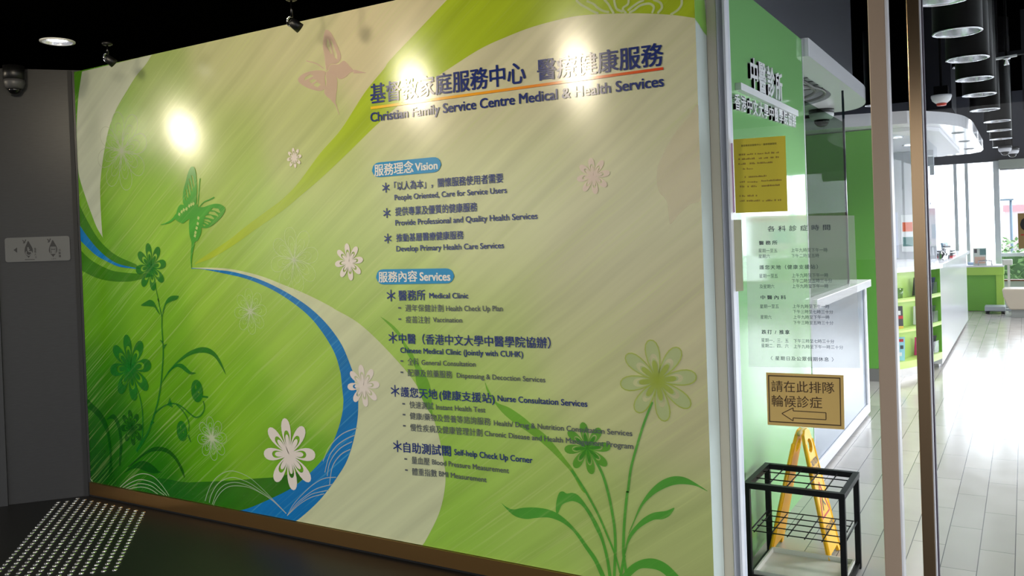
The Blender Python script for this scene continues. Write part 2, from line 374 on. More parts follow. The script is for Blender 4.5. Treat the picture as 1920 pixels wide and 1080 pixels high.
# ---------------------------------------------------------------- the mural
pale = (214,214,178)
CTRL = [  # laminate print gradient, dark lower-left corner includes some light fall-off: wall position -> ink colour
 ([(-5.4813,2.6629)], (84,150,30)), ([(-4.9758,2.3989)], (128,172,62)), ([(-4.64,2.6028)], (160,182,104)), ([(-3.9972,2.7178)], (196,198,150)), ([(-3.4293,2.8195)], (204,202,160)), ([(-2.8948,2.7655)], (216,206,168)),
 ([(-4.0647,2.3468)], (172,192,110)), ([(-3.4543,2.3481)], (190,198,140)), ([(-3.3079,2.0697)], (188,200,128)), ([(-4.0386,1.9962)], (172,200,98)), ([(-4.8929,1.9785)], (142,186,62)), ([(-5.2507,1.6773)], (112,168,36)),
 ([(-4.5417,1.6933)], (146,192,58)), ([(-3.9688,1.6145)], (164,198,84)), ([(-3.4889,1.6941)], (172,200,92)), ([(-3.1293,1.7693)], (186,204,120)), ([(-3.2594,1.4826)], (168,200,88)), ([(-5.3951,1.2836)], (96,160,18)), ([(-4.7263,1.223)], (118,176,30)), ([(-4.1254,1.2976)], (150,194,58)), ([(-3.5993,1.1821)], (158,198,66)),
 ([(-3.3657,0.9508)], (160,200,72)), ([(-4.0118,0.8551)], (130,186,36)), ([(-4.7519,0.8134)], (96,160,12)), ([(-5.3698,0.7786)], (52,124,4)), ([(-5.3893,0.4879)], (18,96,2)), ([(-5.4693,0.1893)], (4,76,2)), ([(-4.9424,0.3507)], (44,122,2)), ([(-4.4169,0.4355)], (92,160,10)), ([(-3.8936,0.5481)], (132,186,36)), ([(-3.5608,0.335)], (110,176,20)), ([(-4.7895,0.2113)], (16,104,4)),
 ([(-2.6345,2.346)], (218,214,176)), ([(-2.0894,2.4626)], (216,212,178)), ([(-1.2903,2.4239)], pale), ([(-2.7193,1.9995)], (206,214,160)), ([(-2.1107,1.9572)], (212,216,168)), ([(-1.4311,1.9099)], (208,208,166)), ([(-2.8756,1.6752)], (192,208,132)), ([(-2.2791,1.5786)], (206,212,158)), ([(-1.5727,1.5161)], (206,206,164)), ([(-1.2592,1.2838)], (202,198,158)),
 ([(-3.031,1.4807)], (176,204,108)), ([(-2.6799,1.3684)], (182,206,112)), ([(-2.2927,1.2657)], (190,208,128)), ([(-1.7717,1.177)], (202,206,154)), ([(-2.7943,1.1459)], (164,202,84)), ([(-2.534,0.8844)], (158,202,76)), ([(-2.1527,0.9598)], (182,206,114)), ([(-1.6751,0.89)], (196,202,142)), ([(-1.2753,0.8261)], (194,192,146)), ([(-2.3211,0.6086)], (160,200,82)), ([(-2.462,0.3001)], (150,196,70)), ([(-2.0214,0.5621)], (172,202,100)), ([(-2.093,0.2472)], (162,198,88)), ([(-1.6938,0.4031)], (168,192,104)), ([(-1.3365,0.451)], (176,190,122)), ([(-1.2486,0.234)], (172,184,116))]
CT = [(Vector(p[0]), Vector(lin(c))) for p, c in CTRL]
def ink(u, z):
    tot = 0; acc = Vector((0,0,0)); q = Vector((u, z))
    for p, c in CT:
        k = math.exp(-((p-q).length_squared)/(2*.17**2)) + 1e-7/((p-q).length_squared+.02); tot += k; acc += c*k
    return acc/tot
ZB, ZP = .0965, 2.905
def mural_board():
    nu, nz = 120, 80; vs = []; fs = []; cs = []
    for j in range(nz+1):
        for i in range(nu+1):
            u = XL+.02+(XR-XL-.02)*i/nu; z = ZB+(ZP-ZB)*j/nz; vs.append((u, YM, z)); cs.append(ink(u, z))
    for j in range(nz):
        for i in range(nu): a = j*(nu+1)+i; fs.append((a, a+1, a+nu+2, a+nu+1))
    mb = MB(); mb.add(vs, fs); o = mb.done('mural_panel', print_mat('mural_gradient_print', attr='ink', streak=.34), origin=(-3.355, YM, ZB))
    at = o.data.color_attributes.new('ink', 'FLOAT_COLOR', 'POINT')
    for k, c in enumerate(cs): at.data[k].color = (*c, 1)
    return tag(o, 'wide glossy wall mural with green swirls, flowers and blue lettering', 'mural')
mural = mural_board()
def lay(k): return lambda u, z: (u, YM-.0007*k, z)
bd = MB().box(XL+.02, XR, YM+.001, 3.628, ZB, ZP)
bo = bd.done('board_edge', mat('board_edge_laminate', (196,208,204), .4), mural); bo['label'] = 'pale bluish side edge of the panel'
g_yel = print_mat('lime_print', (172,196,40), streak=.12)
Flat(lambda y, z: (XR+.0012, y, z)).poly([(3.4809,2.6274),(3.6139,2.657),(3.6341,2.5044),(3.5918,2.5125),(3.5309,2.5348),(3.4777,2.5488)]+[]).done('edge_print', mat('lime_edge_print', (130,184,74), .35), mural)
def fp(k): return Flat(lay(k))
def clip(pts): return [(min(max(u, XL+.021), XR-.001), min(max(z, ZB+.001), ZP-.001)) for u, z in pts]
# big swooshes
fp(1).poly(clip(spline([(-5.4409,2.8966),(-5.4714,2.8066),(-5.495,2.7297),(-5.5197,2.5945),(-5.5303,2.4864),(-5.5312,2.3408),(-5.5296,2.2313),(-5.5102,2.1571),(-5.4574,2.0413),(-5.3991,1.9263),(-5.3459,1.834),(-5.2769,1.7565)])+spline([(-5.2769,1.7565),(-5.2902,1.7855),(-5.2957,1.9215),(-5.2956,2.0536),(-5.2867,2.1423),(-5.2584,2.2578),(-5.2149,2.3855),(-5.1675,2.4906),(-5.0859,2.6014),(-4.9726,2.7031),(-4.868,2.7899),(-4.7614,2.854),(-4.694,2.9121)]))).done('swoosh', print_mat('grey_cream_print', (196,204,182), streak=.08), mural)
fp(1).poly(clip(spline([(-4.369,1.5672),(-4.348,1.5898),(-4.1943,1.6547),(-4.0453,1.7176),(-3.9001,1.7912),(-3.7105,1.8786),(-3.6011,1.9307),(-3.4718,2.016),(-3.3031,2.163),(-3.1416,2.2818),(-2.972,2.454),(-2.8328,2.5648),(-2.7883,2.6057),(-2.5998,2.7302),(-2.4195,2.8493),(-2.2984,2.9266)])+[(-1.1477,2.9373),(-1.161,2.5526)]+spline([(-1.161,2.5526),(-1.2608,2.5826),(-1.4053,2.6136),(-1.5306,2.6334),(-1.6605,2.6492),(-1.7682,2.6525),(-1.9364,2.6406),(-2.083,2.6159),(-2.2358,2.5801),(-2.4284,2.5079),(-2.5963,2.4415),(-2.7365,2.3711),(-2.9192,2.2657),(-3.1105,2.1442),(-3.3103,2.023),(-3.4762,1.9327),(-3.6047,1.8643),(-3.853,1.7551),(-4.0011,1.6878),(-4.1968,1.6129),(-4.3487,1.5767)]))).done('swoosh', g_yel, mural)
g_dk = print_mat('deep_green_print', (52,132,8), alpha=.62, streak=.12)
fp(2).poly(clip(spline([(-5.5415,2.0147),(-5.4653,1.9048),(-5.3495,1.7725),(-5.2331,1.6872),(-5.1171,1.633),(-4.9458,1.5825)])+spline([(-4.9022,1.5495),(-4.9474,1.5573),(-5.1203,1.5854),(-5.2371,1.628),(-5.3546,1.6978),(-5.461,1.7837),(-5.5416,1.8664)]))).done('swoosh', g_dk, mural)
fp(2).poly(clip(spline([(-5.5435,1.6913),(-5.4222,1.6167),(-5.242,1.554),(-5.1236,1.534),(-4.9269,1.521),(-4.8361,1.5236)])+spline([(-4.7704,1.5051),(-4.9065,1.4833),(-5.0106,1.471),(-5.1873,1.472),(-5.3683,1.4956),(-5.5469,1.5504)]))).done('swoosh', g_dk, mural)
b_blue = print_mat('blue_print', (0,116,186), streak=.5, tint=(90,185,215), dark=.1)
fp(3).poly(clip(spline([(-5.5443,1.8642),(-5.461,1.7837),(-5.3546,1.6978),(-5.2371,1.628),(-5.1203,1.5854),(-4.9474,1.5573)])+spline([(-4.9477,1.5522),(-5.1214,1.5685),(-5.2388,1.6021),(-5.3581,1.6454),(-5.4421,1.6925),(-5.5464,1.7599)]))).done('swoosh', b_blue, mural)
blue_out = spline([(-4.4038,1.5501),(-4.2382,1.5388),(-4.0681,1.5264),(-3.933,1.5034),(-3.8021,1.4724),(-3.6663,1.4273),(-3.5349,1.3725),(-3.4244,1.3158),(-3.3256,1.2478),(-3.2457,1.1745),(-3.1838,1.0958),(-3.1249,0.9749)])+spline([(-3.0926,0.8206),(-3.1015,0.724),(-3.1322,0.6124),(-3.1894,0.4843),(-3.2722,0.3778),(-3.3836,0.2593),(-3.4964,0.1648),(-3.6065,0.0863)])
blue_in = spline([(-4.0653,0.0923),(-3.9569,0.1279),(-3.8053,0.1928),(-3.629,0.2762),(-3.5045,0.3582),(-3.3915,0.4503),(-3.3167,0.5303),(-3.2502,0.6409),(-3.2107,0.7415),(-3.1985,0.8136)])+spline([(-3.2112,0.9584),(-3.236,1.038),(-3.2741,1.1051),(-3.3454,1.1908),(-3.427,1.2651),(-3.5369,1.334),(-3.6679,1.398),(-3.8035,1.4474),(-3.9437,1.4848),(-4.0889,1.5097),(-4.2895,1.5395),(-4.404,1.5459)])
fp(3).poly(clip(blue_out+blue_in)).done('swoosh', b_blue, mural)
cream_out = spline([(-4.4037,1.5515),(-4.2375,1.5498),(-4.0673,1.54),(-3.8941,1.5143),(-3.755,1.4833),(-3.6202,1.4434),(-3.4892,1.4046),(-3.3621,1.3605),(-3.2387,1.3115)])[:-1]+spline([(-3.239,1.3089),(-3.0619,1.2307),(-2.8679,1.0876),(-2.7003,0.9289),(-2.5901,0.7451),(-2.541,0.5464),(-2.5382,0.4251),(-2.5866,0.2698),(-2.6961,0.0923)])
fp(2).poly(clip(cream_out+list(reversed(blue_out)))).done('swoosh', print_mat('cream_print', (206,212,170), streak=.05, tint=(190,215,150)), mural)
fp(2).poly(clip(spline([(-5.0214,0.15),(-4.79,0.2044),(-4.556,0.2075),(-4.4046,0.2267),(-4.138,0.2656),(-3.9071,0.3047),(-3.7301,0.3341),(-3.5582,0.3838)])+spline([(-3.4665,0.3892),(-3.629,0.2762),(-3.8053,0.1928),(-3.9569,0.1279),(-4.0654,0.0909)])+[(-5.0259,0.0793)])).done('swoosh', print_mat('dark_wave_print', (10,112,10), alpha=.62, streak=.18), mural)

fp(1).curve(clip([(-1.1585,2.1929),(-1.2056,2.1419),(-1.2667,2.0802),(-1.3366,1.9722),(-1.3549,1.9046),(-1.3474,1.8409),(-1.3128,1.793),(-1.3055,1.7297),(-1.2983,1.6951),(-1.255,1.7387),(-1.2066,1.7759),(-1.1571,1.7991),(-1.1562,1.9579),(-1.1562,2.0921)])).done('pale_wing_shape', print_mat('faint_pink_print', (244,228,206), alpha=.3, streak=0), mural)
# ---- eight-petalled flowers
def petal(c, tip, wid, ins=0., n=20):
    c = Vector(c); t = Vector(tip); a = t-c; L = a.length; a.normalize(); b = Vector((-a.y, a.x)); out = []
    for k in range(n):
        th = 2*math.pi*k/n; s = .5+.5*math.cos(th)           # 1 at the tip, 0 at the heart
        r = L*(ins+(1-ins)*s); wd = wid*L*math.sin(th)*(.30+.70*s)
        out.append(tuple(c+a*r+b*wd))
    return out
def tips(c, r, rot): return [(c[0]+r*math.cos(R(rot+45*k)), c[1]+r*math.sin(R(rot+45*k))) for k in range(8)]
def ring_hole(c, t, L0, L1, w0, w1):
    c = Vector(c); T = Vector(t)
    return petal(c, c+(T-c)*L1, w1), petal(c, c+(T-c)*L0, w0)
def flower(name, c, tp, m, k, holes=True, wid=.245):
    f = fp(k)
    for t in tp:
        if holes:
            C = Vector(c); T = Vector(t)
            f.poly(petal(c, t, wid), [petal(c, C+(T-C)*.66, wid*.88, .2)]); f.poly(petal(c, C+(T-C)*.55, wid*.72, .1))
        else: f.poly(petal(c, t, wid))
    return f.done(name, m, mural)
white_p = print_mat('white_flower_print', (232,222,212), streak=0)
c1 = [(-3.6259,0.4755)][0]; flower('printed_flower', c1, [(-3.6496,0.6805),(-3.5006,0.6411),(-3.4206,0.4938),(-3.4664,0.3404),(-3.5993,0.273),(-3.7477,0.3087),(-3.8298,0.4567),(-3.7844,0.6095)], white_p, 5)
def rad(c, t): return (Vector(c)-Vector(t)).length
for cc, tt in (([(-3.1206,1.5649)], [(-3.1269,1.6657)]), ([(-3.0521,0.9006)], [(-3.0633,1.0131)]), ([(-3.4953,2.1551)], [(-3.4984,2.2121)])):
    flower('printed_flower', cc[0], tips(cc[0], rad(cc[0], tt[0]), 97), white_p, 5)
cc, tt = [(-1.6547,1.9255)], [(-1.664,2.0077)]
flower('printed_flower', cc[0], tips(cc[0], rad(cc[0], tt[0]), 97), print_mat('pale_pink_print', (244,222,208), alpha=.75, streak=0), 5)
line_p = print_mat('pale_line_print', (238,246,214), alpha=.42, streak=0)
line_f = print_mat('faint_line_print', (238,246,214), alpha=.3, streak=0)
def line_flower(c, r, rot, m, dense):
    f = fp(4); w = .0032
    for t in tips(c, r, rot):
        for sc, wd in ((1., .33), (.72, .25), (.5, .2)):
            q = petal(c, Vector(c)+(Vector(t)-Vector(c))*sc, wd); f.stroke(q+[q[0]], w*(1 if sc == 1 else .8), smooth=False)
    if dense:
        for k in range(28):
            a = R(rot+360/28*k); l = r*(.55+.35*((k*7) % 5)/5); f.stroke([(c[0]+.06*r*math.cos(a), c[1]+.06*r*math.sin(a)), (c[0]+l*math.cos(a+.05), c[1]+l*math.sin(a+.05))], w*1.3, w*.3, smooth=False)
    else:
        for k in range(16):
            a = R(rot+22.5*k); f.stroke([c, (c[0]+.42*r*math.cos(a), c[1]+.42*r*math.sin(a))], w*1.2, w*.4, smooth=False)
    return f.done('printed_flower', m, mural)
for a, b, dn, rot, mm in (([(-5.042,2.3249)], [(-5.0367,2.063)], 0, 100, line_p), ([(-3.5277,1.5841)], [(-3.5211,1.3976)], 0, 100, line_f), ([(-4.2759,0.5077)], [(-4.2644,0.375)], 1, 97, line_p), ([(-3.897,1.2877)], [(-3.8956,1.1531)], 1, 95, line_f)):
    line_flower(a[0], rad(a[0], b[0]), rot, mm, dn)
# fountains of thin white lines along the foot
f = fp(6)
for pts in ([(-5.2051,0.1002),(-5.0927,0.17),(-4.973,0.215),(-4.8537,0.211),(-4.7661,0.1626),(-4.7013,0.1055)], [(-5.1765,0.1),(-5.0658,0.1519),(-4.9755,0.1763),(-4.8563,0.1692),(-4.7836,0.1365),(-4.7224,0.1029)], [(-5.1426,0.0969),(-5.0559,0.132),(-4.9772,0.1499),(-4.8739,0.1464),(-4.7954,0.1179),(-4.7487,0.1031)], [(-5.1143,0.0968),(-5.0402,0.1162),(-4.9676,0.1284),(-4.8861,0.1242),(-4.8123,0.1021)]): f.stroke(clip(pts), .005)
f.done('printed_arcs', line_p, mural)
fp(6).stroke(clip([(-5.5437,0.1188),(-5.5054,0.1011)]), .005).done('printed_arc', line_p, mural)
f = fp(6)
for pts in ([(-3.665,0.132),(-3.757,0.192),(-3.851,0.2496),(-3.9472,0.3012),(-4.0469,0.3254),(-4.1294,0.3249),(-4.2151,0.2925),(-4.2818,0.2414),(-4.3286,0.1777),(-4.3594,0.1153)], [(-3.665,0.132),(-3.7665,0.1942),(-3.8519,0.2321),(-3.949,0.2694),(-4.0289,0.2849),(-4.1003,0.2895),(-4.1743,0.2697),(-4.2398,0.2318),(-4.2969,0.1669),(-4.3218,0.1092)], [(-3.665,0.132),(-3.7667,0.1907),(-3.8525,0.2216),(-3.95,0.2517),(-4.0505,0.2632),(-4.123,0.2548),(-4.187,0.2308),(-4.2481,0.1802),(-4.2954,0.1017)], [(-3.6651,0.13),(-3.7762,0.193),(-3.8719,0.2261),(-3.9704,0.2458),(-4.0721,0.2429),(-4.1454,0.2271),(-4.2105,0.1884),(-4.2614,0.1351),(-4.285,0.0957)]): f.stroke(clip(pts), .0025, .005)
f.done('printed_arcs', line_p, mural)
f = fp(6)
for pts in ([(-3.6581,0.1193),(-3.6056,0.1909),(-3.5279,0.2615),(-3.4428,0.3252),(-3.3603,0.3678),(-3.2718,0.3844)], [(-3.6581,0.1193),(-3.5868,0.1933),(-3.5102,0.2502),(-3.4169,0.305),(-3.3001,0.3419)], [(-3.6581,0.1193),(-3.568,0.1991),(-3.4732,0.2615),(-3.4,0.2871),(-3.3282,0.3057)], [(-3.6581,0.1193),(-3.5589,0.1969),(-3.4648,0.2492),(-3.3647,0.2815)]): f.stroke(clip(pts), .0025, .005)
f.done('printed_arcs', line_p, mural)
f = fp(6)
for pts in ([(-3.3642,0.4631),(-3.3161,0.5435),(-3.2432,0.609),(-3.1815,0.6435),(-3.1042,0.6693)], [(-3.3541,0.4015),(-3.3188,0.4908),(-3.2632,0.5551),(-3.1921,0.6006),(-3.123,0.6292)], [(-3.3374,0.3836),(-3.3113,0.4653),(-3.2378,0.5444),(-3.1459,0.5918)], [(-3.3221,0.3393),(-3.2951,0.4407),(-3.2308,0.5126),(-3.1607,0.5486)]): f.stroke(pts, .005)
f.done('printed_arcs', line_p, mural)
# broken line drawing at the top right
f = fp(4); dm = []
for pts in ([(-1.7067,2.7209),(-1.6858,2.6994),(-1.6577,2.68),(-1.6297,2.6607),(-1.6054,2.647)], [(-1.653,2.7083),(-1.6215,2.6899),(-1.6079,2.6747),(-1.5804,2.654),(-1.5528,2.643)], [(-1.5698,2.7002),(-1.5514,2.6778),(-1.5384,2.6533),(-1.5286,2.6357)], [(-1.5231,2.692),(-1.5203,2.6724),(-1.5109,2.6486),(-1.4873,2.6351)], [(-1.4548,2.68),(-1.4589,2.6618),(-1.4834,2.6471),(-1.4705,2.626)], [(-1.4501,2.6257),(-1.4295,2.6316),(-1.4089,2.6438),(-1.3819,2.6485),(-1.3555,2.6455),(-1.3396,2.6288),(-1.3469,2.6084)], [(-1.4565,2.6362),(-1.4357,2.6484),(-1.4116,2.6599),(-1.388,2.6651)], [(-1.3385,2.6596),(-1.3096,2.6422),(-1.3039,2.6196),(-1.3208,2.6024)], [(-1.2147,2.6378),(-1.217,2.6169),(-1.2336,2.5985),(-1.263,2.585)]):
    q = spline(pts, 5)
    for p in q[::1]: f.poly([(p[0]+.006*math.cos(R(60*k)), p[1]+.006*math.sin(R(60*k))) for k in range(6)])
f.done('printed_dots', line_p, mural)

# ---- green butterfly
g_bf = print_mat('butterfly_green_print', (72,164,40), streak=.22)
f = fp(4)
f.poly(spline([(-4.3577,2.1712),(-4.3362,2.159),(-4.3248,2.1159),(-4.3218,2.0482),(-4.3275,1.9852),(-4.3366,1.9391),(-4.3854,1.9247),(-4.4239,1.9267),(-4.4519,1.9452),(-4.4576,1.9797),(-4.4465,2.0347),(-4.4243,2.0802),(-4.4019,2.1298),(-4.3775,2.1621)], 4, True),
       [[(-4.3703,2.1212),(-4.3548,2.1138),(-4.3446,2.0708),(-4.3432,2.0411),(-4.3525,2.0459),(-4.3629,2.0847)], [(-4.394,2.1016),(-4.3813,2.0986),(-4.3655,2.0425),(-4.3639,2.0148),(-4.3729,2.0259),(-4.3833,2.0648)], [(-4.409,2.0665),(-4.3964,2.0614),(-4.3835,2.0096),(-4.3879,1.9886),(-4.3992,2.0148)], [(-4.4268,2.0378),(-4.4173,2.035),(-4.4039,1.9895),(-4.4079,1.977),(-4.4198,1.9947)], [(-4.4416,2.0088),(-4.424,1.9779),(-4.4183,1.9647),(-4.4307,1.974)]])
f.curve([(-4.4489,1.9408),(-4.4814,1.9433),(-4.5053,1.9265),(-4.5238,1.8929),(-4.5418,1.8679),(-4.5264,1.85),(-4.4881,1.8333),(-4.4623,1.8279),(-4.4223,1.8455),(-4.3761,1.8648),(-4.3228,1.9046),(-4.3271,1.9386),(-4.3852,1.9268)])
f.poly(spline([(-4.3189,1.9171),(-4.2653,1.9186),(-4.2024,1.93),(-4.153,1.9328),(-4.1107,1.9252),(-4.0844,1.9094),(-4.0761,1.8966),(-4.0895,1.8725),(-4.1214,1.845),(-4.1594,1.8218),(-4.2101,1.7988),(-4.2541,1.79),(-4.2977,1.7959),(-4.3157,1.8114),(-4.3169,1.8452),(-4.318,1.879)], 4, True),
       [[(-4.185,1.9103),(-4.1364,1.9017),(-4.1195,1.8781),(-4.1318,1.8766),(-4.1677,1.8908),(-4.2042,1.8988)], [(-4.2203,1.8891),(-4.1741,1.8869),(-4.1446,1.8668),(-4.1392,1.8541),(-4.1693,1.8638),(-4.2304,1.875)], [(-4.2527,1.8676),(-4.2062,1.8655),(-4.1764,1.8474),(-4.183,1.8394),(-4.2195,1.8493),(-4.2626,1.8576)], [(-4.2696,1.8453),(-4.2324,1.8415),(-4.2053,1.8278),(-4.2087,1.8217),(-4.2393,1.8293),(-4.2731,1.8391)], [(-4.2735,1.8328),(-4.2397,1.823),(-4.2248,1.8119),(-4.2403,1.8125),(-4.2707,1.8264)], [(-4.2871,1.8144),(-4.2654,1.8115),(-4.2565,1.8027),(-4.2721,1.8033)]])
f.curve([(-4.3718,1.9111),(-4.3204,1.9154),(-4.2975,1.8736),(-4.2964,1.8058),(-4.2989,1.7652),(-4.3321,1.7188),(-4.3582,1.7094),(-4.3775,1.6792),(-4.3881,1.6726),(-4.3939,1.7138),(-4.4069,1.7553),(-4.4088,1.8102),(-4.4012,1.851)])
f.stroke([(-4.5246,1.8801),(-4.5523,1.8597),(-4.5865,1.8439),(-4.6341,1.8328),(-4.6783,1.828)], .022, .003)
f.stroke([(-4.3762,1.6997),(-4.389,1.659),(-4.4005,1.6045),(-4.4017,1.5497)], .03, .003)
f.stroke([(-4.3218,1.9215),(-4.3125,1.9716),(-4.3027,2.0301),(-4.2932,2.0842),(-4.2877,2.0914)], .005, .009); f.stroke([(-4.3126,1.9168),(-4.2636,1.9479),(-4.213,1.9598),(-4.1691,1.9719)], .005, .009)
gbf = f.done('printed_butterfly', g_bf, mural)
f = fp(5); bf_s = print_mat('butterfly_spots_print', (186,206,120), streak=0)
for u, z in [(-4.4947,1.8851),(-4.4709,1.8999),(-4.4508,1.91),(-4.4246,1.9147),(-4.3978,1.9317),(-4.3781,1.9392),(-4.3586,1.9437)]: f.poly([(u-.012, z-.004), (u+.004, z-.012), (u+.012, z+.004), (u-.004, z+.012)])
f.done('wing_spots', bf_s, gbf); f = fp(5)
for u, z in [(-4.3189,1.8542),(-4.326,1.8205),(-4.3378,1.7938),(-4.3496,1.767),(-4.356,1.7468)]: f.poly([(u-.012, z-.004), (u+.004, z-.012), (u+.012, z+.004), (u-.004, z+.012)])
f.done('wing_spots', bf_s, gbf)
# ---- pink butterfly
p_bf = print_mat('butterfly_pink_print', (228,196,186), alpha=.6, streak=0)
f = fp(4)
f.poly(spline([(-3.2194,2.8286),(-3.1916,2.8108),(-3.1652,2.7695),(-3.1394,2.7178),(-3.1237,2.6784),(-3.1286,2.6525),(-3.1578,2.6353),(-3.2004,2.6385),(-3.2308,2.6078),(-3.241,2.6897),(-3.2493,2.7393),(-3.2433,2.7867),(-3.2306,2.8223)], 4, True), [[(-3.2185,2.7776),(-3.208,2.7706),(-3.1834,2.6922),(-3.194,2.6937),(-3.2239,2.7409)], [(-3.1973,2.769),(-3.1834,2.7616),(-3.1516,2.6877),(-3.1495,2.6581),(-3.1667,2.6685),(-3.182,2.7187)]])
f.curve([(-3.197,2.6354),(-3.1438,2.6308),(-3.1079,2.6444),(-3.0874,2.6336),(-3.0609,2.6063),(-3.0345,2.5791),(-3.0624,2.5749),(-3.0912,2.5575),(-3.1197,2.5496),(-3.1477,2.5542),(-3.1748,2.579),(-3.2164,2.6059)])
f.poly(spline([(-3.2382,2.6034),(-3.2811,2.6161),(-3.3471,2.6205),(-3.4071,2.6121),(-3.4421,2.592),(-3.4358,2.5692),(-3.3885,2.5387),(-3.3304,2.5152),(-3.2869,2.5045),(-3.2539,2.5086),(-3.2418,2.534),(-3.2456,2.5721)], 4, True), [[(-3.3894,2.5934),(-3.3479,2.6043),(-3.3279,2.5909),(-3.3639,2.5819),(-3.3978,2.5753)], [(-3.3609,2.5696),(-3.3273,2.5745),(-3.3058,2.5637),(-3.3432,2.5521)], [(-3.3326,2.5426),(-3.3026,2.5551),(-3.2778,2.5385),(-3.3004,2.5262)]])
f.curve([(-3.2349,2.5976),(-3.1916,2.5999),(-3.1614,2.5639),(-3.1563,2.5234),(-3.1661,2.4713),(-3.1791,2.4248),(-3.21,2.4497),(-3.2481,2.481),(-3.2503,2.5082),(-3.234,2.5438)])
f.stroke([(-3.179,2.4274),(-3.1693,2.4077),(-3.1505,2.3577)], .012, .002); f.stroke([(-3.038,2.578),(-2.9534,2.5595)], .02, .002); f.stroke([(-3.2518,2.6213),(-3.3011,2.655),(-3.3773,2.6818)], .006)
f.done('printed_butterfly', p_bf, mural)

# ---- flowering plant at the lower left
g_pl = print_mat('plant_green_print', (14,124,30), alpha=.72, streak=.15)
g_ps = print_mat('plant_dark_green_print', (0,92,12), alpha=.6, streak=.1)  # darker green ink for the low flower and leaves
for a, b, mm, rot in (([(-4.7945,1.5623)], [(-4.8105,1.7157)], g_pl, 98), ([(-5.045,0.905)], [(-5.0682,1.1223)], g_pl, 98), ([(-5.0567,0.5094)], [(-5.0706,0.6255)], g_ps, 97)):
    flower('printed_flower', a[0], tips(a[0], rad(a[0], b[0]), rot), mm, 4, wid=.27)
f = fp(4)
f.stroke([(-4.7569,1.4553),(-4.7439,1.3986),(-4.7276,1.342)]+[(-4.7354,1.3589),(-4.714,1.2798),(-4.7033,1.2404),(-4.7075,1.1725),(-4.7041,1.0877),(-4.705,1.0029),(-4.719,0.9173),(-4.7385,0.817)]+[(-4.7768,0.698),(-4.8276,0.5971),(-4.8781,0.5069),(-4.9468,0.4257),(-5.0156,0.3552)], .007, .018)
f.curve([(-4.9082,1.3149),(-4.8522,1.3412),(-4.8157,1.3517),(-4.7807,1.3416),(-4.7559,1.3134),(-4.7198,1.2571),(-4.7492,1.2794),(-4.7741,1.3047),(-4.8273,1.3099)]); f.curve([(-4.5315,1.3754),(-4.554,1.3542),(-4.6147,1.3399),(-4.6592,1.3199),(-4.6837,1.2746),(-4.7007,1.2404),(-4.6867,1.2971),(-4.6484,1.3537),(-4.6039,1.3763),(-4.5609,1.3792)])
f.curve([(-4.7341,0.8173),(-4.6774,0.8854),(-4.5957,0.9511),(-4.4988,1.0108),(-4.4218,1.044),(-4.3385,1.0634),(-4.2661,1.0577),(-4.2042,1.0248),(-4.16,0.9702),(-4.1285,0.9047),(-4.1688,0.9537),(-4.2212,1.0053),(-4.2839,1.0272),(-4.3487,1.0286),(-4.4234,1.0164),(-4.5002,0.9885),(-4.5701,0.9522),(-4.66,0.8863)])
f.curve([(-4.6774,0.8854),(-4.5964,0.9398),(-4.536,0.9537),(-4.4867,0.9337),(-4.4465,0.9079),(-4.3972,0.9021),(-4.4476,0.8902),(-4.4968,0.9055),(-4.5377,0.9258),(-4.5885,0.929)])
f.poly([(-4.7341,1.0982),(-4.6997,1.0879),(-4.7011,1.0652)]); f.poly([(-4.6613,1.075),(-4.6923,1.0655),(-4.7032,1.0312)]); f.poly([(-4.6564,0.7343),(-4.6855,0.6843),(-4.6302,0.6696)]); f.poly([(-4.8163,0.5636),(-4.8517,0.5694),(-4.8691,0.5364)])
for c, rx, ry in (([(-4.3957,0.7906)][0], .055, .07), ([(-4.5532,0.5298)][0], .05, .064)): f.poly([(c[0]+rx*math.cos(R(15*k)), c[1]+ry*math.sin(R(15*k))) for k in range(24)], [[(c[0]-.2*rx+.1*rx*math.cos(R(60*k)), c[1]+.35*ry+.2*ry*math.sin(R(60*k))) for k in range(6)], [(c[0]+.3*rx+.12*rx*math.cos(R(60*k)), c[1]-.1*ry+.1*ry*math.sin(R(60*k))) for k in range(6)]])
f.stroke([(-4.8268,0.6087),(-4.7619,0.6534),(-4.6721,0.6909),(-4.5942,0.6962),(-4.5276,0.6757),(-4.4625,0.6416),(-4.4137,0.626),(-4.3633,0.6463),(-4.3322,0.6896),(-4.3418,0.7326)], .01); f.stroke([(-4.5944,0.6934),(-4.5371,0.6583),(-4.4975,0.6168),(-4.483,0.579),(-4.4899,0.5341)], .009); f.stroke([(-4.4955,0.5114),(-4.4714,0.4663)], .018, .006); f.stroke([(-4.3484,0.7596),(-4.2957,0.7586)], .012)
f.stroke([(-4.9962,0.7997),(-4.9561,0.7092),(-4.9383,0.6292),(-4.9393,0.5423),(-4.9549,0.4424),(-5.0152,0.361)], .009, .016)
f.done('printed_plant', g_pl, mural)
f = fp(3)
f.curve(clip([(-5.5498,0.6676),(-5.4789,0.6387),(-5.3828,0.585),(-5.3189,0.5117),(-5.2955,0.4238),(-5.284,0.3051),(-5.292,0.1845),(-5.3264,0.1807),(-5.3085,0.3027),(-5.3209,0.4095),(-5.3505,0.4791),(-5.4152,0.5463),(-5.4924,0.5891),(-5.5499,0.6063)])); f.curve([(-5.3267,0.5411),(-5.2462,0.5831),(-5.1915,0.5397),(-5.1682,0.4587),(-5.1641,0.3762),(-5.1911,0.255),(-5.2103,0.253),(-5.1929,0.3735),(-5.197,0.4562),(-5.2215,0.5195),(-5.2579,0.5524)])
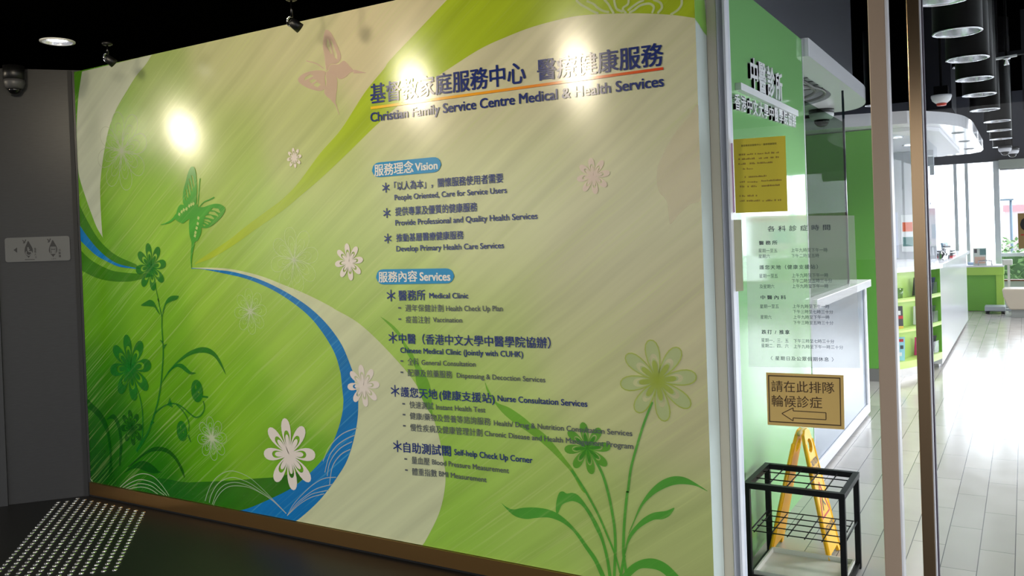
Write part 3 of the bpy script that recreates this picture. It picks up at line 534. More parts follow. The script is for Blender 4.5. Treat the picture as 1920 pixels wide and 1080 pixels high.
f.curve([(-5.116,0.2452),(-5.0186,0.3081),(-4.9234,0.3641),(-4.8491,0.3972),(-4.7771,0.4098),(-4.6986,0.403),(-4.6314,0.37),(-4.5828,0.3244),(-4.5517,0.2773),(-4.5459,0.2333),(-4.5774,0.2745),(-4.6169,0.3265),(-4.6748,0.3657),(-4.7436,0.3816),(-4.8146,0.3776),(-4.8966,0.3581),(-5.0004,0.3042),(-5.0778,0.2551)])
f.curve([(-5.1567,0.1994),(-5.0684,0.2561),(-4.9732,0.2982),(-4.9005,0.297),(-4.8389,0.2747),(-4.7959,0.2507),(-4.7651,0.2483),(-4.8417,0.2313),(-4.9136,0.232),(-5.0042,0.2454),(-5.0793,0.2315)])
f.done('printed_leaves', g_ps, mural)
# ---- flowering plant at the lower right
g_rl = print_mat('right_leaf_print', (80,166,52), alpha=.85, streak=.15)
g_rf = print_mat('right_flower_print', (198,216,152), alpha=.6, streak=0)
g_ro = print_mat('right_outline_print', (176,196,62), alpha=.6, streak=0)
cb, tb = [(-1.3811,1.0193)][0], [(-1.4076,1.1945)][0]; T8 = tips(cb, rad(cb, tb), 99)
bigf = flower('printed_flower', cb, T8, g_rf, 4, wid=.25)
f = fp(5)
for t in T8:
    q = petal(cb, t, .25); f.stroke(q+[q[0]], .0055, smooth=False)
    q = petal(cb, Vector(cb)+(Vector(t)-Vector(cb))*.5, .19); f.poly(q)
f.done('flower_outline', g_ro, bigf)
cg, tg = [(-1.7326,0.6909)][0], [(-1.7528,0.8079)][0]; T8 = tips(cg, rad(cg, tg), 99)
grf = flower('printed_flower', cg, T8, print_mat('green_flower_print', (92,168,40), alpha=.8, streak=0), 4, wid=.25)
f = fp(5)
for t in T8: f.poly(petal(cg, Vector(cg)+(Vector(t)-Vector(cg))*.62, .16))
f.done('flower_heart', print_mat('green_heart_print', (66,156,30), alpha=.75, streak=0), grf)
f = fp(4)
f.curve([(-2.2069,0.3804),(-2.1804,0.3646),(-2.1403,0.3566),(-2.0865,0.3712),(-2.0205,0.3816),(-1.956,0.3827),(-1.9118,0.3745),(-1.8808,0.362),(-1.8382,0.3345),(-1.7906,0.2915),(-1.744,0.238),(-1.7037,0.1897),(-1.6622,0.1096),(-1.6831,0.1059),(-1.7164,0.1712),(-1.7625,0.2296),(-1.8151,0.2934),(-1.8635,0.3253),(-1.9131,0.3407),(-1.9576,0.3431),(-2.016,0.3322),(-2.0688,0.3204),(-2.1217,0.3234),(-2.1611,0.3411)])
f.curve([(-1.9056,0.3726),(-1.9056,0.4034),(-1.8964,0.4437),(-1.8828,0.4705),(-1.8637,0.4767),(-1.8453,0.4695),(-1.8141,0.4761),(-1.7838,0.4661),(-1.7487,0.4293),(-1.7086,0.3745),(-1.6807,0.324),(-1.6593,0.262),(-1.644,0.1994),(-1.6311,0.1042),(-1.6454,0.1017),(-1.6563,0.1865),(-1.6768,0.2702),(-1.7045,0.326),(-1.7382,0.3868),(-1.7731,0.4261),(-1.8094,0.438),(-1.8406,0.4313),(-1.8725,0.4133),(-1.8894,0.3831),(-1.8962,0.3711)])
f.curve([(-1.5433,0.3279),(-1.5153,0.3905),(-1.4845,0.4583),(-1.4429,0.5215),(-1.3968,0.569),(-1.352,0.5976),(-1.3082,0.6103),(-1.2656,0.6074),(-1.2188,0.5872),(-1.1728,0.5607),(-1.2244,0.5779),(-1.2772,0.5793),(-1.3258,0.5695),(-1.3757,0.5454),(-1.4209,0.5137),(-1.4673,0.4658),(-1.5035,0.4027),(-1.5312,0.3456)])
f.curve([(-1.5685,0.2224),(-1.5567,0.2778),(-1.5406,0.3229),(-1.5047,0.3707),(-1.4637,0.4108),(-1.4181,0.4381),(-1.3626,0.4533),(-1.3239,0.4714),(-1.3469,0.4347),(-1.3804,0.4144),(-1.4192,0.4064),(-1.4649,0.379),(-1.5056,0.344),(-1.5418,0.2907),(-1.5612,0.2342)])
f.poly(spline([(-1.5915,0.1192),(-1.546,0.1779),(-1.4934,0.2159),(-1.4422,0.2332),(-1.3979,0.2315),(-1.3548,0.2125),(-1.3024,0.167)])+spline([(-1.3567,0.1575),(-1.3996,0.1841),(-1.4494,0.1877),(-1.5005,0.1749),(-1.5538,0.1231)]))
f.stroke([(-1.8162,0.5809),(-1.7579,0.505),(-1.7123,0.434),(-1.6788,0.3732),(-1.646,0.3019),(-1.619,0.2412),(-1.6032,0.1952),(-1.5906,0.1435)], .013, .008); f.stroke([(-1.7037,0.6585),(-1.6592,0.5763),(-1.6331,0.4875),(-1.6185,0.4085),(-1.6096,0.3343),(-1.6099,0.248),(-1.6209,0.1113)], .013, .013)
f.stroke([(-1.4085,0.924),(-1.4498,0.83),(-1.4887,0.722),(-1.5206,0.6202),(-1.5385,0.5191)]+[(-1.5423,0.5094),(-1.5576,0.406),(-1.567,0.3083),(-1.5701,0.2275),(-1.5597,0.1488)], .01, .014); f.stroke([(-1.566,0.2281),(-1.5777,0.1779),(-1.5883,0.1278)], .013)
f.done('printed_plant', g_rl, mural)
g_rs = print_mat('right_stem_leaf_print', (120,188,46), alpha=.72, streak=.15)
f = fp(3)
f.curve([(-2.2755,0.9637),(-2.2557,0.925),(-2.2154,0.8698),(-2.1408,0.8463),(-2.0681,0.809),(-2.0129,0.7711),(-1.9505,0.7343),(-1.8898,0.6773),(-1.8453,0.6265),(-1.8013,0.5763),(-1.7477,0.4938),(-1.7666,0.4915),(-1.8169,0.5677),(-1.8614,0.6111),(-1.9218,0.6604),(-1.9835,0.7034),(-2.0465,0.7401),(-2.1188,0.7767),(-2.1837,0.8217),(-2.2282,0.869),(-2.2646,0.9173)])
f.poly(spline([(-2.9201,1.2744),(-2.8604,1.2445),(-2.7989,1.1985),(-2.7629,1.1441),(-2.7203,1.0903),(-2.6847,1.0423),(-2.6398,0.9842),(-2.6121,0.9258),(-2.6047,0.8664),(-2.6023,0.7714)])+spline([(-2.644,0.8174),(-2.6813,0.8944),(-2.6993,0.951),(-2.6999,1.0114),(-2.7451,1.0783),(-2.7869,1.1544),(-2.8475,1.2169)]))
f.done('printed_leaves', g_rs, mural)

# ---------------------------------------------------------------- lettering on the mural
navy = print_mat('navy_lettering_print', (22,44,120), streak=0); slate = print_mat('grey_lettering_print', (86,92,100), streak=0); tagblue = print_mat('tag_blue_print', (0,142,200), streak=0); tagwhite = print_mat('tag_white_print', (236,234,226), streak=0)
def line(txt, pts, m=navy, bold=.014, cjk=True, k=6, name='lettering', space=1.0, on=None):
    return letter(fp(k), txt, pts, bold, cjk, space).done(name, m, on or mural)
line('基督教家庭服務中心', [(-2.9274,2.394),(-1.987,2.3877),(-2.9225,2.4943)], bold=.018, name='title_lettering')
line('醫療健康服務', [(-1.921,2.388),(-1.3064,2.3767),(-1.9171,2.4841)], bold=.018, name='title_lettering')
fp(6).poly([(-2.9289,2.3639),(-1.3072,2.3556),(-1.3068,2.367),(-2.9282,2.3779)]).done('title_rule', print_mat('yellow_to_red_rule', streak=0, ramp=(-2.96, -1.25, (250,205,20), (248,160,30), (226,60,20))), mural)
line('Christian Family Service Centre Medical & Health Services', [(-2.9321,2.2992),(-1.3073,2.2856),(-2.9297,2.3466)], bold=.022, cjk=False, name='title_lettering')
t1 = fp(5).rrect(*[(-2.9362,2.0822),(-2.4885,2.0812),(-2.4902,2.0043),(-2.9359,2.0052)], .05).done('heading_tag', tagblue, mural)
line('服務理念', [(-2.9193,2.0134),(-2.6632,2.0137),(-2.9164,2.0729)], tagwhite, .02, on=t1); line('Vision', [(-2.6502,2.0214),(-2.512,2.0207),(-2.6484,2.06)], tagwhite, .03, False, on=t1)
t2 = fp(5).rrect(*[(-2.9351,1.5218),(-2.4344,1.5212),(-2.4356,1.4462),(-2.9349,1.4423)], .05).done('heading_tag', tagblue, mural)
line('服務內容', [(-2.9182,1.4548),(-2.6644,1.4576),(-2.9156,1.5091)], tagwhite, .02, on=t2); line('Services', [(-2.6468,1.4612),(-2.4587,1.46),(-2.6449,1.5035)], tagwhite, .03, False, on=t2)
for (u, z), r in [(p, .026) for p in [(-2.8473,1.9476),(-2.847,1.8151),(-2.8468,1.682)]]+[(p, .031) for p in [(-2.8395,1.3844),(-2.8382,1.1644)]+[(-2.8362,0.8859),(-2.8342,0.5964)]]:
    f = fp(6)
    for k in range(3): a = R(90+60*k); f.stroke([(u-r*math.cos(a), z-r*math.sin(a)), (u+r*math.cos(a), z+r*math.sin(a))], .0065, smooth=False)
    f.done('bullet_asterisk', navy, mural)
for u, z in [(-2.7861,1.3205),(-2.7873,1.2619),(-2.7835,1.0445),(-2.7863,0.9858)]+[(-2.7824,0.822),(-2.7823,0.7656),(-2.7832,0.7076),(-2.7822,0.5347),(-2.7803,0.477)]: fp(6).poly([(u-.009, z-.004), (u+.009, z-.004), (u+.009, z+.004), (u-.009, z+.004)]).done('bullet_dash', slate, mural)
line('「以人為本」，關懷服務使用者需要', [(-2.791,1.9302),(-2.1296,1.9287),(-2.789,1.9736)]); line('People Oriented, Care for Service Users', [(-2.7915,1.8791),(-2.1119,1.8771),(-2.7902,1.9072)], bold=.016, cjk=False)
line('提供專業及優質的健康服務', [(-2.7908,1.7986),(-2.2834,1.7982),(-2.7887,1.8415)]); line('Provide Professional and Quality Health Services', [(-2.7925,1.7474),(-1.9486,1.7459),(-2.7912,1.7766)], bold=.016, cjk=False)
line('推動基層醫療健康服務', [(-2.7906,1.6638),(-2.3696,1.6659),(-2.7887,1.7043)]); line('Develop Primary Health Care Services', [(-2.7924,1.6136),(-2.1385,1.6136),(-2.791,1.6418)], bold=.016, cjk=False)
line('醫務所', [(-2.7905,1.3586),(-2.6175,1.3626),(-2.788,1.411)]); line('Medical Clinic', [(-2.5917,1.3718),(-2.3543,1.3716),(-2.5904,1.3989)], bold=.018, cjk=False)
line('週年保健計劃', [(-2.7481,1.3025),(-2.5078,1.3042),(-2.7464,1.3386)], slate, .008); line('Health Check Up Plan', [(-2.4916,1.308),(-2.158,1.3108),(-2.4904,1.3348)], slate, .014, False)
line('疫苗注射', [(-2.7486,1.2436),(-2.5938,1.2441),(-2.7469,1.2792)], slate, .008); line('Vaccination', [(-2.5749,1.2511),(-2.3964,1.2515),(-2.5738,1.2758)], slate, .014, False)
line('中醫（香港中文大學中醫學院協辦）', [(-2.7987,1.1365),(-1.9025,1.1415),(-2.7963,1.1871)]); line('Chinese Medical Clinic (Jointly with CUHK)', [(-2.7908,1.0874),(-2.0534,1.0934),(-2.7895,1.1152)], bold=.018, cjk=False)
line('全科', [(-2.7457,1.0252),(-2.6752,1.0259),(-2.7439,1.0627)], slate, .008); line('General Consultation', [(-2.6576,1.0304),(-2.3256,1.0359),(-2.6564,1.0559)], slate, .014, False)
line('配藥及煎藥服務', [(-2.7483,0.968),(-2.4682,0.9717),(-2.7466,1.0043)], slate, .008); line('Dispensing & Decoction Services', [(-2.4407,0.9761),(-1.9373,0.9802),(-2.4396,1.001)], slate, .014, False)
line('護您天地', [(-2.7989,0.8592),(-2.5656,0.86),(-2.7965,0.9093)]); line('(健康支援站)', [(-2.5526,0.8609),(-2.2225,0.8629),(-2.5505,0.9081)]); line('Nurse Consultation Services', [(-2.2045,0.8749),(-1.7235,0.8803),(-2.2033,0.9039)], bold=.018, cjk=False)
line('快速測試', [(-2.7442,0.803),(-2.5916,0.8053),(-2.7426,0.8391)], slate, .008); line('Instant Health Test', [(-2.5758,0.8078),(-2.2783,0.8135),(-2.5746,0.834)], slate, .014, False)
line('健康/藥物及營養等諮詢服務', [(-2.7451,0.7453),(-2.2496,0.7532),(-2.7435,0.7807)], slate, .008); line('Health/ Drug & Nutrition Consultation Services', [(-2.2311,0.7547),(-1.5081,0.766),(-2.23,0.7798)], slate, .014, False)
line('慢性疾病及健康管理計劃', [(-2.7452,0.6848),(-2.3005,0.6944),(-2.7435,0.7217)], slate, .008); line('Chronic Disease and Health Management Program', [(-2.2873,0.699),(-1.5055,0.7089),(-2.2862,0.7243)], slate, .014, False)
line('自助測試閣', [(-2.7942,0.5697),(-2.4942,0.578),(-2.7918,0.6222)]); line('Self-help Check Up Corner', [(-2.4726,0.5871),(-2.0226,0.5922),(-2.4713,0.6166)], bold=.018, cjk=False)
line('量血壓', [(-2.7441,0.5148),(-2.6291,0.5183),(-2.7424,0.5525)], slate, .008); line('Blood Pressure Measurement', [(-2.6131,0.5249),(-2.1553,0.5293),(-2.6119,0.5513)], slate, .014, False)
line('體重指數', [(-2.7433,0.4558),(-2.5853,0.4635),(-2.7416,0.4927)], slate, .008); line('BMI Measurement', [(-2.5721,0.4692),(-2.2858,0.4706),(-2.5709,0.4955)], slate, .014, False)

# brass skirting under the mural
structure('baseboard_back', MB().box(XL+.02, XR, YM-.012, YM+.14, .012, .0945), mat('brushed_brass', (176,136,84), .3, 1.0))
structure('trim_3', MB().box(XL+.02, XR, YM-.006, YM+.14, 0, .0118), m_black)['label'] = 'black shadow strip under the brass skirting'
# ================================================================ THINGS IN THE LOBBY
chrome = mat('chrome', (215,215,220), .12, 1.0); steel = mat('brushed_steel', (176,174,172), .32, 1.0)
m_rubber = mat('black_plastic', (14,14,15), .4)
# direction sign on the side wall
def wl(off): return lambda s_, z: tuple(P0 - WD*s_ - WN*off + Vector((0,0,z)))
q = [(-0.4468,1.7859),(-0.0573,1.7883),(-0.056,1.6211),(-0.4472,1.6238)]
so = tuple(P0-WD*(q[0][0]+q[1][0])/2+Vector((0,0,q[2][1])))
dsign = thing('direction_sign', so, 'grey plate on the side wall with arrow, wheelchair and lift symbols in leaf shapes', 'sign')
f = MB(); base = Flat(wl(.012)); base.rrect(q[0], q[1], q[2], q[3], .018)
base.done('sign_face', mat('sign_plate_grey', (88,88,88), .5), dsign)
mid = [((a[0])*(1) , a[1]) for a in q]
c_ = P0-WD*((q[0][0]+q[1][0])/2)-WN*.0058+Vector((0,0,(q[0][1]+q[2][1])/2))
MB().obox(c_, -WD, WN, (0,0,1), (q[1][0]-q[0][0])/2-.012, .0056, (q[0][1]-q[2][1])/2-.012).done('backing_plate', mat('sign_back_grey', (120,120,120), .5), dsign)
ink_b = mat('sign_ink_black', (12,12,12), .5); ink_w = mat('sign_ink_pale', (84,84,84), .45)
S3 = lambda k: Flat(wl(.0125+.0006*k))
S3(1).poly([(-0.3966,1.7037),(-0.3749,1.7205),(-0.3756,1.6847)]).done('arrow', ink_b, dsign)
def leaf(name, pts, holes): 
    g = S3(1); g.poly(spline(pts, 4, True)); return g.done(name, ink_b, dsign)
leaf('leaf_symbol', [(-0.3077,1.7613),(-0.2961,1.7393),(-0.2838,1.7121),(-0.2826,1.6887),(-0.2913,1.6691),(-0.3052,1.6536),(-0.3084,1.6464),(-0.3126,1.6539),(-0.3252,1.6704),(-0.331,1.6906),(-0.3279,1.7171),(-0.3182,1.7401)], 0)
leaf('leaf_symbol', [(-0.1605,1.763),(-0.1484,1.7407),(-0.1365,1.7134),(-0.1352,1.6898),(-0.1435,1.67),(-0.1567,1.6554),(-0.1609,1.6471),(-0.1657,1.6557),(-0.1789,1.6713),(-0.1856,1.6917),(-0.1814,1.7167),(-0.1709,1.7415)], 0)
g = S3(2); cc = [(-0.3065,1.6813)][0]; r_ = [(-0.3071,1.6647)][0]; rr = abs(cc[1]-r_[1])
g.stroke([(cc[0]+rr*math.cos(R(a)), cc[1]+rr*math.sin(R(a))) for a in range(140, 400, 20)], .007)
g.stroke([(-0.3101,1.7198),(-0.3095,1.6964),(-0.3039,1.6896),(-0.292,1.6891),(-0.2881,1.6756)], .009, smooth=False); g.stroke([(-0.3098,1.7048),(-0.3004,1.7028)], .007, smooth=False)
g.done('wheelchair_symbol', ink_w, dsign)
g = S3(2); a = [(-0.1748,1.7165),(-0.1433,1.7153),(-0.145,1.67),(-0.1765,1.6712)]
for i in range(4): g.stroke([a[i], a[(i+1) % 4]], .005, smooth=False)
for p in [(-0.1661,1.7078),(-0.1592,1.7075),(-0.1523,1.7073)]: g.poly([(p[0]+.006*math.cos(R(60*k)), p[1]+.006*math.sin(R(60*k))) for k in range(6)]); g.stroke([(p[0], p[1]-.01), (p[0], p[1]-.035)], .011, .006, smooth=False)
g.done('lift_symbol', ink_w, dsign)
for pts in ([(-0.3436,1.7709),(-0.335,1.7656),(-0.3309,1.7571),(-0.3229,1.7735),(-0.3186,1.7684),(-0.3265,1.7553),(-0.322,1.7568),(-0.3313,1.7455),(-0.3415,1.7492),(-0.3339,1.7539),(-0.3395,1.7624)], [(-0.1952,1.7726),(-0.1863,1.7689),(-0.1822,1.7604),(-0.175,1.7752),(-0.1704,1.77),(-0.1778,1.7569),(-0.1738,1.7584),(-0.1827,1.747),(-0.1931,1.749),(-0.1859,1.7555),(-0.191,1.764)]): S3(1).poly(pts).done('bird_symbol', ink_b, dsign)
for tx, pp in (('傷殘人士', ([(-0.2739,1.6984),(-0.262,1.698),(-0.2733,1.7144)], [(-0.2745,1.6818),(-0.2627,1.6813),(-0.2739,1.6974)], [(-0.2737,1.6634),(-0.2619,1.6629),(-0.2732,1.6784)], [(-0.2714,1.6449),(-0.2596,1.6444),(-0.2709,1.6599)])), ('升降機', ([(-0.1264,1.6844),(-0.1128,1.6839),(-0.1258,1.7012)], [(-0.1265,1.6643),(-0.1136,1.6637),(-0.1259,1.6811)], [(-0.1263,1.6451),(-0.1137,1.6445),(-0.1258,1.6609)]))):
    g = S3(1)
    for ch, p in zip(tx, pp): letter(g, ch, p, .02)
    g.done('sign_lettering', ink_b, dsign)
S3(1).stroke([(-0.3318,1.6367),(-0.2727,1.6356)], .004, smooth=False).done('small_print', ink_b, dsign)
letter(S3(1), 'LIFT', [(-0.1704,1.6324),(-0.1434,1.6323),(-0.1702,1.6381)], .02, False).done('small_print', ink_b, dsign)

# dome camera near the side wall
def dome_camera(name, c, r, label, body, group=None, mount=.05):
    t = thing(name, c, label, 'camera', group); x, y, z = c
    MB().lathe((x,y,z), [(r*1.15,0),(r*1.15,-mount),(r*1.02,-mount-.004)], 28).done('mounting_ring', m_rubber, t)
    MB().lathe((x,y,z-mount-.0045), [(r*1.1,0),(r*1.12,-.02),(r*1.0,-.05),(r*.82,-.062),(r*.74,-.062)], 28).done('housing', body, t)
    MB().lathe((x,y,z-mount-.06), [(r*.72,0),(r*.66,-r*.35),(r*.45,-r*.62),(r*.2,-r*.72),(0.0005,-r*.74)], 24).done('dome', mat('smoked_dome', (10,10,12), .08), t)
    return t
dome_camera('dome_camera', (-5.705, 3.172, ZT-.001), .056, 'dark grey dome camera under the black lobby ceiling beside the side wall', mat('grey_camera_body', (70,70,72), .45), mount=.085)

# spot heads on short stems in front of the mural
def spot_head(c, label, aim):
    x, y, z = c; t = thing('ceiling_spotlight', (x-.02, y, ZT-.0005), label, 'spotlight', 'black spotlights along the top of the mural')
    MB().lathe((x-.02, y, ZT-.0006), [(.03,0),(.03,-.012),(.02,-.018)], 24).done('ceiling_mount', m_rubber, t)
    MB().tube([(x-.02,y,ZT-.018),(x-.02,y,z+.04)], .006, 12).done('stem', mat('dark_chrome', (60,60,62), .25, 1.0), t)
    ar = [(x-.02+.024*math.sin(R(a)), y-.01, z+.018+.024*math.cos(R(a))) for a in range(180, 361, 20)]
    MB().tube(ar, .005, 10).done('yoke', chrome, t)
    d = (Vector(aim)-Vector(c)).normalized(); q_ = d
    MB().lathe(Vector(c)-d*.03, [(.012,0),(.022,.008),(.025,.03),(.027,.062),(.023,.062),(.018,.045)], 24, axis=tuple(q_)).done('lamp_head', m_rubber, t)
    return t
h1 = (-4.6552,3.16,2.8104); h2 = (-3.1327,3.16,2.7787)
spot_head(h1, 'black spotlight over the pale curve at the mural left end', (h1[0]+.1, YM, 2.55))
spot_head(h2, 'black spotlight over the top of the mural left of the pink butterfly', (h2[0]+.15, YM, 2.55))
# recessed downlights
lamp_on = mat('warm_lamp', (255,244,214), emit=14, ecol=(255,236,196)); lamp_w = mat('white_lamp', (255,255,255), emit=9, ecol=(250,250,255)); lamp_off = mat('unlit_lamp', (120,120,118), .4)
refl_m = mat('reflector_cone', (225,225,228), .22, 1.0)
def downlight(x, y, z, r, label, lamp, drop=0.0, group='recessed downlights in the lobby ceiling'):
    t = thing('recessed_downlight', (x, y, z), label, 'downlight', group)
    MB().lathe((x,y,z-.0008), [(r*.93,0),(r*1.06,0),(r*1.06,-.006),(r*.93,-.009)], 36, caps=False).done('trim_ring', mat('white_trim_ring', (200,200,200), .4), t)
    MB().lathe((x,y,z-.006), [(r*.93,0),(r*.86,.03),(r*.72,.06),(r*.55,.08)], 36, caps=False).done('reflector', refl_m, t)
    MB().lathe((x,y,z+.066-drop), [(.0005,0),(r*.56,0),(r*.56,.012)], 36).done('lamp', lamp, t)
    return t
downlight(*d0, .09, 'bright recessed downlight in the black ceiling by the side wall', lamp_w, drop=.060)

# tactile studs in the granite floor
stud0 = MB().lathe((0,0,0), [(.0138,0),(.0138,.002),(.0112,.0045),(.006,.006),(.0004,.0065)], 14).done('tactile_stud', mat('stud_steel', (240,240,242), .2, 1.0), origin=(0,0,0))
tag(stud0, 'small steel tactile stud on the dark lobby floor by the mural corner', 'stud', 'steel tactile studs on the lobby floor')
first = True
for k in range(12):
    for n in range(20+k):
        x, y = -4.853-.0785*k+.0385*n, 3.4-.0365*n
        s_ = (Vector((x,y,0))-P0); dist = -(s_.x*WN.x+s_.y*WN.y)
        if dist < .045 or y < 2.27: continue
        if x < -5.75+.95*(3.35-y)*0: continue
        o = stud0 if first else stud0.copy()
        if not first: COL.objects.link(o)
        first = False; o.location = (x, y, 0); ORG[o] = Vector((x,y,0))

# ================================================================ GLASS ENTRANCE
alu = mat('satin_aluminium', (196,192,194), .34, .85); alu_w = mat('pale_frame', (222,224,232), .35); bronze = mat('bronze_anodised', (150,132,112), .38, .75); dkline = mat('dark_gasket', (64,54,66), .5)
structure('trim_5', MB().box(XR-.0005+.001, -1.1185, 3.63, 3.70, 0, 2.92), mat('beige_grey_post', (214,206,186), .4))['label'] = 'beige grey post beside the mural end'
fr = structure('door_frame', MB().prism([(-1.118,3.632), (-1.113,3.625), (-1.096,3.665), (-1.096,3.70), (-1.118,3.70)], 0, 2.92), alu_w); fr['label'] = 'pale aluminium jamb next to the mural'
structure('gasket', MB().box(-1.0955, -1.0865, 3.668, 3.69, 0, 2.92), dkline, parent=fr)
structure('jamb_edge', MB().box(-1.086, -1.076, 3.618, 3.69, 0, 2.92), alu_w, parent=fr)
clear = glass_mat('clear_glass', refl=.3)
GY = 3.655
pane = structure('window_1', MB().box(-1.0755, -.5095, GY, GY+.010, .005, 2.9), clear); pane['label'] = 'fixed clear glass pane carrying the notices'
# its end post (fixed) and the sliding leaf beyond
structure('stile', MB().box(-.509, -.447, 3.63, 3.68, 0, 2.9), mat('warm_grey_stile', (172,152,134), .4, .2), parent=pane, bevel=.003)
structure('stile_edge', MB().box(-.4468, -.44, 3.632, 3.70, 0, 2.9), alu_w, parent=pane)
leaf_d = structure('door_1', MB().box(-.316, .75, 3.665, 3.675, .03, 2.9), clear); leaf_d['label'] = 'sliding clear glass door leaf'
structure('stile', MB().box(-.371, -.327, 3.635, 3.69, .004, 2.9), mat('brown_mirror_stile', (150,126,98), .18, .9), parent=leaf_d, bevel=.003)
structure('stile_edge', MB().box(-.3265, -.322, 3.64, 3.70, .004, 2.9), alu_w, parent=leaf_d)
structure('gasket', MB().box(-.3218, -.3165, 3.66, 3.69, .004, 2.9), dkline, parent=leaf_d)
# papers and strips on the glass
def gp(k): return lambda u, z: (u, GY-.0012-.0006*k, z)
def sheet(name, pts, m, label, cat):
    o = Flat(gp(0)).poly(pts).done(name, m, None); return tag(o, label, cat)
yq = [(-1.0655,2.0498),(-0.8463,2.0453),(-0.8465,1.7299),(-1.0657,1.7325)]
yel = sheet('paper_notice', yq, mat('yellow_paper', (206,192,48), .6), 'yellow paper notice taped high on the fixed glass pane', 'notice')
iy = mat('notice_ink', (70,56,20), .6)
letter(Flat(gp(1)), '基督教家庭服務中心　醫療健康服務', [(-1.0326,2.0152),(-0.8827,2.0121),(-1.0324,2.0238)], .0).done('notice_heading', iy, yel)
random.seed(9)
q0, q1, q2 = [(-1.0531,2.075),(-0.8081,2.0517),(-1.0645,1.7312)]
def on_notice(x, y): return (q0[0]+(q1[0]-q0[0])*x/792+(q2[0]-q0[0])*y/1080, q0[1]+(q1[1]-q0[1])*x/792+(q2[1]-q0[1])*y/1080)
g = Flat(gp(1))
for a, b, c, d in ((40,300,585,260), (35,360,585,322), (35,425,500,392), (50,490,235,480), (45,605,420,572), (55,665,125,660), (160,660,300,655), (350,640,620,622), (55,728,120,725), (160,722,330,712), (355,710,625,685), (50,855,300,838), (55,920,130,915), (150,915,330,905), (365,905,628,885)):
    x = a
    while x < c-8:
        w_ = random.choice((14, 18, 20)); y = b+(d-b)*(x-a)/(c-a); h_ = random.choice((14, 20, 24))
        if random.random() < .86: g.poly([on_notice(x, y), on_notice(min(x+w_, c), y-.6), on_notice(min(x+w_, c), y-h_), on_notice(x, y-h_)])
        x += w_+random.choice((3, 5, 8))
g.done('notice_lines', mat('faded_notice_ink', (150,126,40), .6), yel)
pk = sheet('paper_notice', [(-1.0847,2.0319),(-1.0695,2.0352),(-1.069,1.7361),(-1.0843,1.7322)], mat('pink_strip', (206,160,196), .6), 'narrow pink strip beside the yellow notice', 'notice')  # plain pink strip set along the edge of the glass
bg_ = sheet('paper_notice', [(-1.0817,1.7044),(-1.0424,1.7027),(-1.0433,1.3972),(-1.0828,1.3926)], mat('cream_strip', (206,206,170), .6), 'narrow cream strip at the left edge of the glass', 'notice')  # plain cream strip, same edge, lower down
# hours sheet: translucent frosted film, whitened for the glass reflection, with dark lettering
hs = sheet('hours_sheet', [(-1.0235,1.7179),(-0.5852,1.7001),(-0.5812,1.0851),(-1.0311,1.0688)], film_mat('frosted_film', (232,238,242), .36, .6), 'large translucent opening hours sheet with small Chinese lettering on the glass', 'notice')
ih = mat('hours_ink', (66,72,88), .6)
def hl(txt, pts, b=.0, sp=1.0): letter(Flat(gp(2)), txt, pts, b, True, sp).done('hours_lettering', ih, hs)
hl('各科診症時間', [(-0.932,1.6485),(-0.6796,1.6454),(-0.9312,1.671)], .012, 1.7)
hl('醫務所', [(-0.97,1.5924),(-0.893,1.5921),(-0.9694,1.6094)], .02, 1.5)
hl('星期一至五', [(-0.9729,1.5603),(-0.8941,1.5584),(-0.9723,1.5767)]); hl('上午九時至下午一時', [(-0.8375,1.5583),(-0.6928,1.5561),(-0.837,1.5751)])
hl('星期六', [(-0.9737,1.5363),(-0.9257,1.5353),(-0.9731,1.5527)]); hl('下午二時至五時', [(-0.837,1.5354),(-0.726,1.5344),(-0.8365,1.5515)])
hl('護您天地（健康支援站）', [(-0.9708,1.4882),(-0.7327,1.4875),(-0.9703,1.5059)], .012, 1.3)
hl('星期一至五', [(-0.9733,1.4516),(-0.8951,1.4516),(-0.9727,1.4693)]); hl('上午九時至下午一時', [(-0.8378,1.453),(-0.693,1.453),(-0.8373,1.4697)]); hl('下午二時至五時三十分', [(-0.8385,1.4301),(-0.6781,1.4305),(-0.838,1.4468)])
hl('及星期六', [(-0.9735,1.4073),(-0.9113,1.4072),(-0.9729,1.4238)]); hl('上午九時至下午一時', [(-0.838,1.4077),(-0.6938,1.4081),(-0.8375,1.4245)])
hl('中醫內科', [(-0.97,1.3606),(-0.865,1.3611),(-0.9694,1.3776)], .02, 1.5)
hl('星期一至五', [(-0.9744,1.322),(-0.8955,1.3228),(-0.9738,1.339)]); hl('上午九時至下午一時', [(-0.8389,1.324),(-0.6929,1.3243),(-0.8384,1.3401)]); hl('下午三時至七時三十分', [(-0.8383,1.3023),(-0.6785,1.3026),(-0.8379,1.3178)])
hl('星期六', [(-0.9739,1.277),(-0.9278,1.2772),(-0.9734,1.2935)]); hl('上午九時至下午一時', [(-0.8373,1.2793),(-0.693,1.2805),(-0.8368,1.2948)]); hl('下午三時至五時三十分', [(-0.838,1.2564),(-0.6787,1.2577),(-0.8375,1.2719)])
hl('跌打 / 推拿', [(-0.9704,1.2126),(-0.8544,1.2143),(-0.9698,1.2303)], .02, 1.3)
hl('星期一．三．五', [(-0.9734,1.1777),(-0.8598,1.1787),(-0.9729,1.1948)]); hl('下午三時至七時三十分', [(-0.8392,1.1793),(-0.6776,1.182),(-0.8387,1.1949)])
hl('星期二．四．六', [(-0.9742,1.1549),(-0.8605,1.1569),(-0.9736,1.172)]); hl('上午九時至下午一時三十分', [(-0.8399,1.1563),(-0.6439,1.1589),(-0.8394,1.1719)])
hl('〈 星期日及公眾假期休息 〉', [(-0.9359,1.1026),(-0.6821,1.1071),(-0.9354,1.1196)], .01, 1.2)
